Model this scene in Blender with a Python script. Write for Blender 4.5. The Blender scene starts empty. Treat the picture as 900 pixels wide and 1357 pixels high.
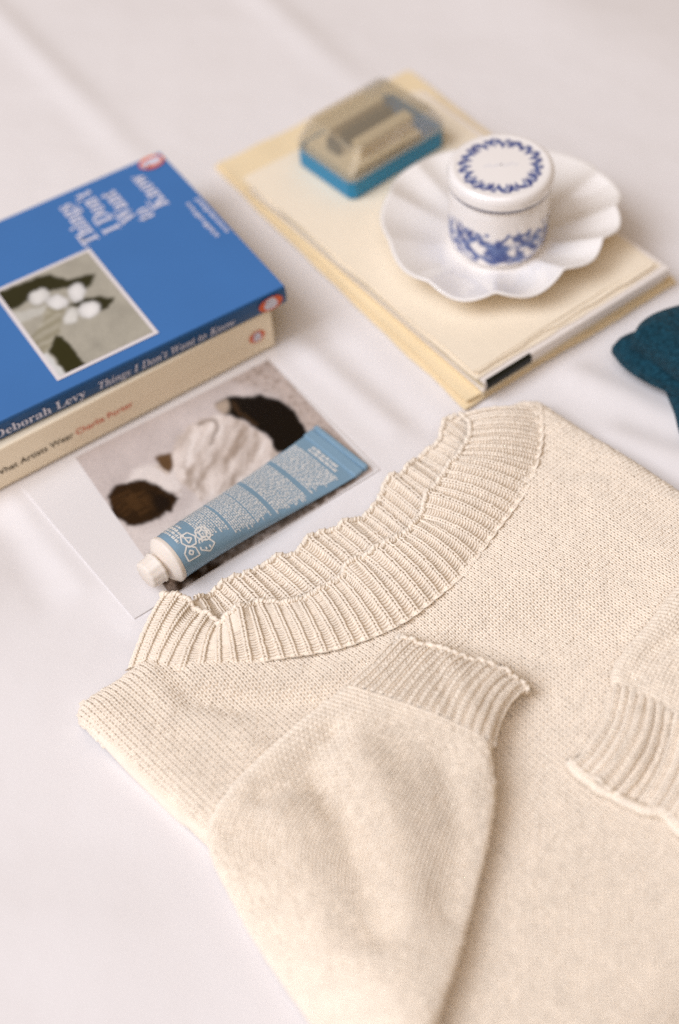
import bpy, math, random
import numpy as np
from mathutils import Matrix, Vector

scene = bpy.context.scene
rng = np.random.default_rng(7)
random.seed(7)

# ------------------------------------------------------------------ camera
W, H, F = 900., 1357., 1885.
TILT, ROLL, HC = math.radians(52.0), math.radians(-4.5), 0.516


def P(px, py, z=0.0):
    """direction of a photo pixel, met with the level z it touches -> world point"""
    px, py, z = np.broadcast_arrays(np.asarray(px, float), np.asarray(py, float), np.asarray(z, float))
    x = (px - W / 2) / F; y = -(py - H / 2) / F
    c, s = math.cos(ROLL), math.sin(ROLL)
    x, y = c * x - s * y, s * x + c * y
    d = np.stack([x, math.cos(TILT) + y * math.sin(TILT), -math.sin(TILT) + y * math.cos(TILT)], -1)
    o = d * ((HC - z) / -d[..., 2])[..., None]
    o[..., 2] += HC
    return o


def proj(p):
    v = np.asarray(p, float) - np.array([0, 0, HC])
    z = v @ np.array([0, math.cos(TILT), -math.sin(TILT)])
    x = v[..., 0] / z; y = v @ np.array([0, math.sin(TILT), math.cos(TILT)]) / z
    c, s = math.cos(-ROLL), math.sin(-ROLL)
    x, y = c * x - s * y, s * x + c * y
    return np.stack([x * F + W / 2, -y * F + H / 2], -1)


cam_d = bpy.data.cameras.new('camera')
cam = bpy.data.objects.new('camera', cam_d)
scene.collection.objects.link(cam)
fw = Vector((0, math.cos(TILT), -math.sin(TILT)))
up0 = Vector((0, math.sin(TILT), math.cos(TILT))); rt0 = Vector((1, 0, 0))
c_, s_ = math.cos(ROLL), math.sin(ROLL)
rt = rt0 * c_ + up0 * s_
up = -rt0 * s_ + up0 * c_
cam.matrix_world = Matrix(((rt.x, up.x, -fw.x, 0), (rt.y, up.y, -fw.y, 0), (rt.z, up.z, -fw.z, HC), (0, 0, 0, 1)))
cam_d.sensor_fit = 'VERTICAL'; cam_d.sensor_height = 36; cam_d.sensor_width = 24
cam_d.lens = 36 * F / H
cam_d.clip_start = 0.01; cam_d.clip_end = 50
cam_d.dof.use_dof = True
cam_d.dof.focus_distance = 0.610
cam_d.dof.aperture_fstop = 3.0
cam_d.dof.aperture_blades = 9
scene.camera = cam

# ------------------------------------------------------------------ light
world = bpy.data.worlds.new('World'); scene.world = world; world.use_nodes = True
bg = world.node_tree.nodes['Background']
bg.inputs[0].default_value = (1.0, 0.60, 0.17, 1); bg.inputs[1].default_value = 0.235


def area(name, loc, target, size, power, col):
    d = bpy.data.lights.new(name, 'AREA'); d.shape = 'RECTANGLE'; d.size = size[0]; d.size_y = size[1]
    d.energy = power; d.color = col
    o = bpy.data.objects.new(name, d); scene.collection.objects.link(o)
    o.location = loc
    o.rotation_euler = (Vector(target) - Vector(loc)).to_track_quat('-Z', 'Y').to_euler()
    return o


area('window_light', (-2.45, -0.45, 3.20), (0.05, 0.45, 0.0), (2.2, 2.2), 107, (0.79, 0.85, 0.98))
area('fill_light', (-0.9, -0.9, 2.8), (0.0, 0.55, 0.0), (3.4, 3.2), 72, (0.87, 0.88, 0.98))  # unseen fill lamp, added to brighten the front-facing sides
vs = scene.view_settings
vs.view_transform = 'Standard'; vs.look = 'None'; vs.exposure = 0.0; vs.gamma = 1.0; vs.use_curve_mapping = False
scene.cycles.use_denoising = False
scene.cycles.max_bounces = 10; scene.cycles.diffuse_bounces = 5; scene.cycles.transmission_bounces = 8
scene.cycles.transparent_max_bounces = 16
scene.cycles.caustics_reflective = False; scene.cycles.caustics_refractive = False

# ------------------------------------------------------------------ helpers


def lin(r, g, b):
    f = lambda c: (c / 255 / 12.92) if c / 255 <= 0.04045 else ((c / 255 + 0.055) / 1.055) ** 2.4
    return (f(r), f(g), f(b), 1.0)


def material(name, col, rough=0.6, spec=0.3, noise=None, bump=None, sheen=0.0, attr=None, trans=0.0, coat=0.0, sss=0.0, alpha=None):
    m = bpy.data.materials.new(name); m.use_nodes = True
    nt = m.node_tree; b = nt.nodes['Principled BSDF']
    b.inputs['Base Color'].default_value = col if len(col) == 4 else (*col, 1)
    b.inputs['Roughness'].default_value = rough
    b.inputs['Specular IOR Level'].default_value = spec
    b.inputs['Sheen Weight'].default_value = sheen
    b.inputs['Transmission Weight'].default_value = trans
    b.inputs['Coat Weight'].default_value = coat
    if sss:
        b.inputs['Subsurface Weight'].default_value = sss
        b.inputs['Subsurface Radius'].default_value = (0.004, 0.003, 0.002)
        b.inputs['Subsurface Scale'].default_value = 1.0
    tc = nt.nodes.new('ShaderNodeTexCoord')
    if attr:
        a = nt.nodes.new('ShaderNodeAttribute'); a.attribute_name = attr
        nt.links.new(a.outputs['Color'], b.inputs['Base Color'])
    if noise:   # (scale, amount)
        n = nt.nodes.new('ShaderNodeTexNoise'); n.inputs['Scale'].default_value = noise[0]; n.inputs['Detail'].default_value = 5
        r = nt.nodes.new('ShaderNodeMapRange'); r.inputs['To Min'].default_value = 1 - noise[1]; r.inputs['To Max'].default_value = 1 + noise[1]
        r.inputs['From Min'].default_value = 0.25; r.inputs['From Max'].default_value = 0.75
        mx = nt.nodes.new('ShaderNodeMix'); mx.data_type = 'RGBA'; mx.blend_type = 'MULTIPLY'; mx.inputs['Factor'].default_value = 1
        nt.links.new(tc.outputs['Object'], n.inputs['Vector']); nt.links.new(n.outputs['Fac'], r.inputs['Value'])
        if attr:
            nt.links.new(a.outputs['Color'], mx.inputs[6])
        else:
            mx.inputs[6].default_value = col if len(col) == 4 else (*col, 1)
        nt.links.new(r.outputs['Result'], mx.inputs[7]); nt.links.new(mx.outputs[2], b.inputs['Base Color'])
    if bump:    # (scale, strength, distance)
        n2 = nt.nodes.new('ShaderNodeTexNoise'); n2.inputs['Scale'].default_value = bump[0]; n2.inputs['Detail'].default_value = 4
        bp = nt.nodes.new('ShaderNodeBump'); bp.inputs['Strength'].default_value = bump[1]; bp.inputs['Distance'].default_value = bump[2]
        nt.links.new(tc.outputs['Object'], n2.inputs['Vector']); nt.links.new(n2.outputs['Fac'], bp.inputs['Height'])
        nt.links.new(bp.outputs['Normal'], b.inputs['Normal'])
    return m


def mesh_np(name, V, Q=None, Tt=None, smooth=True, colors=None):
    """fast mesh from numpy arrays: quads Q and triangles Tt"""
    me = bpy.data.meshes.new(name)
    V = np.asarray(V, np.float32).reshape(-1, 3)
    parts = []
    nq = 0 if Q is None else len(Q); ntr = 0 if Tt is None else len(Tt)
    if nq: parts.append(np.asarray(Q, np.int32).ravel())
    if ntr: parts.append(np.asarray(Tt, np.int32).ravel())
    li = np.concatenate(parts)
    tot = np.concatenate([np.full(nq, 4, np.int32), np.full(ntr, 3, np.int32)])
    st = np.concatenate([[0], np.cumsum(tot)[:-1]]).astype(np.int32)
    me.vertices.add(len(V)); me.vertices.foreach_set('co', V.ravel())
    me.loops.add(len(li)); me.loops.foreach_set('vertex_index', li)
    me.polygons.add(len(tot)); me.polygons.foreach_set('loop_start', st)
    me.polygons.foreach_set('use_smooth', np.full(len(tot), bool(smooth)))
    me.update(calc_edges=True); me.validate()
    if colors is not None:
        at = me.color_attributes.new('print', 'FLOAT_COLOR', 'POINT')
        c = np.ones((len(V), 4), np.float32); c[:, :3] = colors
        at.data.foreach_set('color', c.ravel())
    return me


def link(name, me, mat, parent=None, kind=None, origin=None):
    o = bpy.data.objects.new(name, me); scene.collection.objects.link(o)
    if me is not None and mat is not None and len(me.materials) == 0: me.materials.append(mat)
    if parent is not None:
        o.parent = parent
        w = parent.location.copy() if parent.parent is None else Vector((0, 0, 0))   # parts carry world coordinates
        o.matrix_parent_inverse = Matrix.Translation(-w)
    if kind: o['kind'] = kind
    return o


def thing(name, label, cat, loc, group=None):
    o = bpy.data.objects.new(name, None); scene.collection.objects.link(o)
    o.location = loc; o.empty_display_size = 0.02
    o['label'] = label; o['category'] = cat
    if group: o['group'] = group
    return o


def grid_faces(nu, nv, wrap_u=False):
    i, j = np.meshgrid(np.arange(nu if wrap_u else nu - 1), np.arange(nv - 1), indexing='ij')
    a = i * nv + j; i2 = (i + 1) % nu
    return np.stack([a, i2 * nv + j, i2 * nv + j + 1, a + 1], -1).reshape(-1, 4)


def norm(v):
    return v / np.maximum(np.linalg.norm(v, axis=-1, keepdims=True), 1e-12)


def crom(pts, n=None, u=None):
    """Catmull-Rom through pts, chord-length parameter u in 0..1"""
    pts = np.asarray(pts, float)
    d = np.concatenate([[0], np.cumsum(np.linalg.norm(np.diff(pts, axis=0), axis=1))]); d /= d[-1]
    return crom_at(d, pts, np.linspace(0, 1, n) if u is None else u)


def crom_at(d, pts, u):
    u = np.asarray(u, float); sh = u.shape; u = np.clip(u.ravel(), 0, 1)
    k = np.clip(np.searchsorted(d, u, side='right') - 1, 0, len(d) - 2)
    h = (d[k + 1] - d[k]); t = ((u - d[k]) / h)[:, None]
    m = np.zeros_like(pts)
    m[1:-1] = (pts[2:] - pts[:-2]) / (d[2:] - d[:-2])[:, None]
    m[0] = (pts[1] - pts[0]) / (d[1] - d[0]); m[-1] = (pts[-1] - pts[-2]) / (d[-1] - d[-2])
    p0, p1, m0, m1 = pts[k], pts[k + 1], m[k] * h[:, None], m[k + 1] * h[:, None]
    r = (2 * t**3 - 3 * t**2 + 1) * p0 + (t**3 - 2 * t**2 + t) * m0 + (-2 * t**3 + 3 * t**2) * p1 + (t**3 - t**2) * m1
    return r.reshape(*sh, pts.shape[1])


def poly_sd(x, y, poly):
    """signed distance, negative inside"""
    p = np.asarray(poly, float); d2 = np.full(x.shape, 1e18); ins = np.zeros(x.shape, bool)
    for a, b in zip(p, np.roll(p, -1, 0)):
        ex, ey = b - a; wx, wy = x - a[0], y - a[1]
        t = np.clip((wx * ex + wy * ey) / (ex * ex + ey * ey + 1e-12), 0, 1)
        d2 = np.minimum(d2, (wx - ex * t)**2 + (wy - ey * t)**2)
        cnd = (a[1] > y) != (b[1] > y)
        if abs(ey) > 1e-12:
            ins ^= cnd & (x < (y - a[1]) * ex / ey + a[0])
    d = np.sqrt(d2); return np.where(ins, -d, d)


def seg_d(x, y, pl):
    """distance to a polyline"""
    p = np.asarray(pl, float); d2 = np.full(x.shape, 1e18)
    for a, b in zip(p[:-1], p[1:]):
        ex, ey = b - a; wx, wy = x - a[0], y - a[1]
        t = np.clip((wx * ex + wy * ey) / (ex * ex + ey * ey + 1e-12), 0, 1)
        d2 = np.minimum(d2, (wx - ex * t)**2 + (wy - ey * t)**2)
    return np.sqrt(d2)


def sstep(d, w):
    t = np.clip(0.5 - d / (2 * w), 0, 1); return t * t * (3 - 2 * t)


def vnoise(x, y, s, seed=0):
    """smooth value noise in 0..1"""
    r = np.random.default_rng(seed); tab = r.random((64, 64))
    x, y = np.asarray(x) * s, np.asarray(y) * s
    xi, yi = np.floor(x).astype(int), np.floor(y).astype(int); fx, fy = x - xi, y - yi
    fx, fy = fx * fx * (3 - 2 * fx), fy * fy * (3 - 2 * fy)
    g = lambda a, b: tab[a % 64, b % 64]
    return (g(xi, yi) * (1 - fx) + g(xi + 1, yi) * fx) * (1 - fy) + (g(xi, yi + 1) * (1 - fx) + g(xi + 1, yi + 1) * fx) * fy


def fbm(x, y, s, seed=0, o=4):
    return sum(vnoise(x, y, s * 2**k, seed + k) * 0.5**k for k in range(o)) / sum(0.5**k for k in range(o))


def rounded_box(name, mat, parent, o, ex, ey, size, r=0.001, seg=2, kind=None):
    """box with bevelled edges: corner o, horizontal unit axes ex, ey, size (lx, ly, lz)"""
    import bmesh
    bm = bmesh.new(); bmesh.ops.create_cube(bm, size=1)
    for v in bm.verts: v.co = Vector(((v.co.x + .5) * size[0], (v.co.y + .5) * size[1], (v.co.z + .5) * size[2]))
    bmesh.ops.bevel(bm, geom=bm.edges[:], offset=r, segments=seg, affect='EDGES', profile=0.5)
    ex, ey, o = Vector(ex), Vector(ey), Vector(o); ez = ex.cross(ey)
    for v in bm.verts: v.co = o + ex * v.co.x + ey * v.co.y + ez * v.co.z
    if ez.length and ez.z < 0: bmesh.ops.reverse_faces(bm, faces=bm.faces[:])
    me = bpy.data.meshes.new(name); bm.to_mesh(me); bm.free()
    for p in me.polygons: p.use_smooth = False
    return link(name, me, mat, parent, kind)


BOLD = {}
for k in range(26):
    BOLD[chr(65 + k)] = (chr(0x1D400 + k), chr(0x1D468 + k)); BOLD[chr(97 + k)] = (chr(0x1D41A + k), chr(0x1D482 + k))


def text_mesh(name, body, style, mat, parent, o, ex, ey, height=None, width=None, maxh=None):
    """flat printed lettering: baseline start o, reading direction ex, letter-up ey"""
    if style in (0, 1): body = ''.join(BOLD[c][style] if c in BOLD else c for c in body)
    cu = bpy.data.curves.new(name, 'FONT'); cu.body = body; cu.size = 1.0; cu.resolution_u = 3
    if style == 3: cu.offset = 0.006
    if name == 'title_lettering': cu.offset = 0.009
    t = bpy.data.objects.new(name, cu); scene.collection.objects.link(t)
    me = bpy.data.meshes.new_from_object(t.evaluated_get(bpy.context.evaluated_depsgraph_get()))
    bpy.data.objects.remove(t); bpy.data.curves.remove(cu)
    n = len(me.vertices); co = np.zeros(n * 3); me.vertices.foreach_get('co', co); co = co.reshape(-1, 3)
    w = co[:, 0].max() - co[:, 0].min(); co[:, 0] -= co[:, 0].min()
    sx = (width / w) if width else height
    sy = height if height else sx
    out = np.asarray(o)[None] + co[:, :1] * sx * np.asarray(ex)[None] + co[:, 1:2] * sy * np.asarray(ey)[None]
    me.vertices.foreach_set('co', out.ravel()); me.update(); me.materials.clear()
    me.name = name
    return link(name, me, mat, parent)


def disc(name, mat, parent, c, ex, ey, rx, ry, n=28, r0=0.0):
    a = np.linspace(0, 2 * np.pi, n, endpoint=False)
    c, ex, ey = map(np.asarray, (c, ex, ey))
    ring = c + np.cos(a)[:, None] * rx * ex + np.sin(a)[:, None] * ry * ey
    if r0 > 0:
        V = np.concatenate([ring, c + (ring - c) * r0]); k = np.arange(n); k2 = (k + 1) % n
        me = mesh_np(name, V, np.stack([k, k2, k2 + n, k + n], -1), smooth=False)
    else:
        V = np.concatenate([ring, c[None]]); k = np.arange(n)
        me = mesh_np(name, V, None, np.stack([k, (k + 1) % n, np.full(n, n)], -1), smooth=False)
    return link(name, me, mat, parent)


# ------------------------------------------------------------------ materials
M = {}
M['sheet'] = material('white cotton sheet', (0.825, 0.79, 0.775), 0.9, 0.1, noise=(9, 0.015), bump=(900, 0.12, 0.0006), sheen=0.1)
M['yarn'] = material('cream cotton yarn', (0.945, 0.845, 0.71), 0.95, 0.08, noise=(160, 0.05), bump=(2600, 0.35, 0.0004), sheen=0.15)
M['teal'] = material('dark teal wool', (0.010, 0.056, 0.086), 0.95, 0.1, noise=(420, 0.5), bump=(700, 1.0, 0.002), sheen=0.05)
M['blue'] = material('blue paper cover', lin(66, 119, 182), 0.42, 0.4, noise=(30, 0.03))
M['blue_spine'] = material('navy spine print', lin(30, 78, 125), 0.42, 0.4, noise=(30, 0.03))
M['pages'] = material('book pages', lin(225, 210, 180), 0.9, 0.1, bump=(1500, 0.3, 0.0003))
M['cream_cover'] = material('cream board', lin(248, 234, 208), 0.55, 0.3, noise=(25, 0.03))
M['print_white'] = material('pale print', lin(214, 214, 228), 0.6, 0.2)
M['white_border'] = material('white border print', lin(228, 222, 222), 0.5, 0.3)
M['print_black'] = material('black print', lin(70, 58, 40), 0.6, 0.2)
M['print_red'] = material('red print', lin(214, 116, 90), 0.6, 0.2)
M['orange'] = material('orange print', lin(226, 100, 48), 0.5, 0.3)
M['card'] = material('white card', (0.78, 0.745, 0.725), 0.55, 0.25)
M['photo'] = material('sepia photo print', (1, 1, 1), 0.45, 0.2, attr='print')
M['tube'] = material('blue aluminium tube', lin(130, 162, 183), 0.36, 0.45, noise=(60, 0.04), bump=(90, 0.25, 0.002))
M['tube_print'] = material('pale tube print', lin(236, 234, 228), 0.6, 0.2)
M['cap'] = material('ivory plastic', lin(238, 228, 216), 0.45, 0.35, sss=0.1)
M['manila'] = material('manila paper', lin(241, 221, 182), 0.75, 0.2, noise=(40, 0.05), bump=(220, 0.2, 0.001))
M['cream_paper'] = material('aged cream paper', lin(244, 231, 208), 0.75, 0.2, noise=(35, 0.03), bump=(160, 0.2, 0.001))
M['white_paper'] = material('white paper board', lin(236, 228, 220), 0.6, 0.25)
M['black'] = material('black label', lin(22, 24, 14), 0.5, 0.3)
M['ceramic'] = material('white glazed ceramic', lin(249, 245, 240), 0.14, 0.5, coat=0.3)
M['delft'] = material('painted porcelain', (1, 1, 1), 0.2, 0.5, attr='print', coat=0.3)
M['cyan'] = material('blue plastic tray', lin(26, 134, 180), 0.35, 0.45)
M['clear'] = bpy.data.materials.new('clear smoky plastic'); M['clear'].use_nodes = True
_nt = M['clear'].node_tree; _nt.nodes.clear(); _nn = _nt.nodes.new
_out = _nn('ShaderNodeOutputMaterial'); _tr = _nn('ShaderNodeBsdfTransparent'); _gl = _nn('ShaderNodeBsdfGlossy'); _df = _nn('ShaderNodeBsdfDiffuse')
_tr.inputs[0].default_value = (0.99, 0.98, 0.955, 1); _gl.inputs['Roughness'].default_value = 0.08; _df.inputs[0].default_value = (0.90, 0.83, 0.70, 1)
_lw = _nn('ShaderNodeLayerWeight'); _lw.inputs[0].default_value = 0.3; _fr = _nn('ShaderNodeMapRange'); _nt.links.new(_lw.outputs['Facing'], _fr.inputs['Value']); _fr.inputs['To Min'].default_value = 0.05; _fr.inputs['To Max'].default_value = 0.45; _m1 = _nn('ShaderNodeMixShader'); _m2 = _nn('ShaderNodeMixShader'); _m1.inputs[0].default_value = 0.13
_nt.links.new(_tr.outputs[0], _m1.inputs[1]); _nt.links.new(_df.outputs[0], _m1.inputs[2]); _nt.links.new(_fr.outputs[0], _m2.inputs[0])
_nt.links.new(_m1.outputs[0], _m2.inputs[1]); _nt.links.new(_gl.outputs[0], _m2.inputs[2]); _nt.links.new(_m2.outputs[0], _out.inputs[0])
M['insert'] = material('beige metal insert', lin(232, 217, 184), 0.4, 0.5)
M['dark_metal'] = material('dark steel', lin(46, 52, 46), 0.4, 0.5)

Z3 = np.array([0, 0, 1.0])

# ------------------------------------------------------------------ bed sheet


def ridge(px, py, pl, width, amp):
    d = seg_d(px, py, pl); return amp * np.exp(-(d / width)**2)


def sheet_z(x, y):
    px = np.stack([x, y, np.zeros_like(x)], -1)
    q = proj(px); a, b = q[..., 0], q[..., 1]
    z = np.zeros_like(x)
    far = 1 / (1 + np.exp(-(y - 0.66) / 0.03))
    # long soft folds at the head of the bed
    def fold(p0, p1, w, amp):
        A, B = P(*p0)[:2], P(*p1)[:2]; d = (B - A) / np.linalg.norm(B - A)
        s = (x - A[0]) * -d[1] + (y - A[1]) * d[0]; t = (x - A[0]) * d[0] + (y - A[1]) * d[1]
        L = np.linalg.norm(B - A)
        fade = 1 / (1 + np.exp((t - L) / 0.03))
        return amp * fade * np.exp(-(s / w)**2)
    z += fold((0, 20), (165, 190), 0.010, 0.0026) + fold((330, -20), (455, 95), 0.011, 0.0026)
    z += fold((640, -60), (880, 90), 0.05, 0.006) * far
    left = 1 / (1 + np.exp((x + 0.125) / 0.012))
    z += left * 0.006 * np.exp(-(((x + 0.175) / 0.022)**2 + ((y - 0.375) / 0.03)**2))
    near = 1 / (1 + np.exp((y - 0.27) / 0.03)) * 1 / (1 + np.exp((x + 0.06) / 0.02))
    z += near * 0.012 * (fbm(x + 3, y + 3, 14, 5, 2) - 0.5)
    # a shallow crease between the card, the book and the envelope
    def wr(p0, p1, w, amp):
        A, B = P(*p0)[:2], P(*p1)[:2]
        return amp * np.exp(-(seg_d(x, y, [A, B]) / w)**2)
    z += wr((395, 455), (520, 560), 0.007, 0.0014) + wr((430, 440), (560, 560), 0.009, -0.0014)
    z += wr((770, 500), (900, 560), 0.010, 0.003) + wr((820, 580), (1000, 640), 0.010, 0.003)
    z += wr((20, 660), (110, 770), 0.008, 0.0012) + wr((0, 690), (60, 790), 0.009, -0.0012)
    z += (fbm(x + 5, y + 5, 26, 2, 4) - 0.5) * 0.0016
    quad = np.array([P(*k)[:2] for k in ((30, 640), (360, 470), (506, 622), (177, 823))])
    m = sstep(poly_sd(x, y, quad) - 0.004, 0.006)
    return (z - 0.0012) * (1 - m) + m * -0.0006


def sheet():
    def axis(lo, hi, a, b, n_in, n_out):
        return np.concatenate([np.linspace(lo, a, n_out, endpoint=False), np.linspace(a, b, n_in, endpoint=False), np.linspace(b, hi, n_out)])
    xs = axis(-1.3, 1.3, -0.35, 0.42, 380, 40); ys = axis(-0.5, 2.0, 0.1, 1.0, 420, 40)
    X, Y = np.meshgrid(xs, ys, indexing='ij')
    V = np.stack([X, Y, sheet_z(X, Y)], -1)
    o = link('bed_sheet', mesh_np('bed_sheet', V, grid_faces(len(xs), len(ys))), M['sheet'], None, 'structure')
    o['label'] = 'white cotton bed sheet with soft creases under everything'


sheet()

# ------------------------------------------------------------------ printed pictures


def picture(name, corners, paint, nu, nv, mat, parent, lift):
    """a flat print: a fine grid inside four world corners with a colour on each vertex"""
    a, b, c, d = [np.asarray(k) for k in corners]
    u, v = np.meshgrid(np.linspace(0, 1, nu), np.linspace(0, 1, nv), indexing='ij')
    u, v = u[..., None], v[..., None]
    V = (a * (1 - u) + b * u) * (1 - v) + (d * (1 - u) + c * u) * v + np.array([0, 0, lift])
    q = proj(V); col = paint(q[..., 0], q[..., 1])
    me = mesh_np(name, V, grid_faces(nu, nv), colors=col.reshape(-1, 3))
    return link(name, me, mat, parent)


def soften(img, n, grain, seed):
    for _ in range(n):
        for ax_ in (0, 1):
            p_ = np.concatenate([np.take(img, [0], ax_), img, np.take(img, [-1], ax_)], ax_); m_ = img.shape[ax_]
            img = 0.25 * np.take(p_, range(0, m_), ax_) + 0.5 * img + 0.25 * np.take(p_, range(2, m_ + 2), ax_)
    g = np.random.default_rng(seed).normal(0, grain, img.shape[:2])
    return np.clip(img * (1 + g)[..., None], 0.002, 1)


def layer(img, mask, rgb):
    c = np.array(lin(*rgb)[:3]); return img * (1 - mask[..., None]) + c * mask[..., None]


def paint_cover(x, y):
    x = x + (fbm(x, y, 0.12, 61, 3) - 0.5) * 5; y = y + (fbm(x, y, 0.12, 71, 3) - 0.5) * 5
    X, Y = x * 3.913, (y - 330) * 3.913
    img = np.ones(x.shape + (3,)) * np.array(lin(172, 167, 152)[:3])
    img *= (0.9 + 0.2 * fbm(X, Y, 0.02, 3))[..., None]
    S = lambda poly, rgb, w=5: layer(img, sstep(poly_sd(X, Y, poly), w), rgb)
    def E(cx, cy, rx, ry, a, rgb, w=0.16):
        dx, dy = X - cx, Y - cy; ca, sa = math.cos(a), math.sin(a)
        d = np.sqrt(((dx * ca + dy * sa) / rx)**2 + ((-dx * sa + dy * ca) / ry)**2) - 1
        sh = np.clip(1 - 0.30 * np.clip(d + 1, 0, 1)**3 - 0.10 * (np.abs(np.sin(7 * np.arctan2(dy, dx))) > 0.8), 0, 1)
        mk = sstep(d, w)[..., None]; return img * (1 - mk) + np.array(lin(*rgb)[:3]) * sh[..., None] * mk
    img = S([(-80, 330), (60, 335), (240, 295), (230, 335), (60, 405), (-80, 420)], (196, 194, 184), 10)
    img = S([(-90, 250), (130, 170), (260, 130), (350, 160), (440, 138), (495, 128), (475, 190), (430, 212), (350, 200), (250, 215), (150, 270), (60, 320), (-60, 330)], (52, 50, 30), 8)
    img = S([(355, 292), (420, 255), (500, 245), (598, 250), (560, 305), (520, 325), (420, 310)], (52, 50, 30), 8)
    img = S([(240, 310), (335, 310), (310, 430), (230, 545), (140, 470), (215, 400)], (150, 144, 122), 12)
    band = 0.5 + 0.5 * np.sin((X * 0.5 + Y * 0.87) / 7)
    m = sstep(poly_sd(X, Y, [(240, 320), (325, 330), (300, 430), (230, 540), (165, 470)]), 8) * band * 0.35
    img = layer(img, m, (205, 200, 185))
    img = E(205, 247, 58, 40, -0.35, (232, 230, 224)); img = E(398, 226, 44, 50, 0.3, (236, 234, 230))
    img = E(300, 275, 58, 38, 0.1, (240, 238, 234)); img = E(462, 314, 60, 45, -0.2, (240, 238, 234))
    img = E(368, 350, 46, 34, -0.9, (228, 226, 218))
    img = S([(292, 440), (330, 460), (450, 610), (345, 655), (252, 525)], (52, 50, 26), 7)
    img = S([(238, 535), (355, 665), (320, 690), (205, 560)], (214, 214, 210), 6)
    return soften(img * (0.88 + 0.24 * fbm(X, Y, 0.012, 44, 3))[..., None], 2, 0.05, 3)


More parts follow.
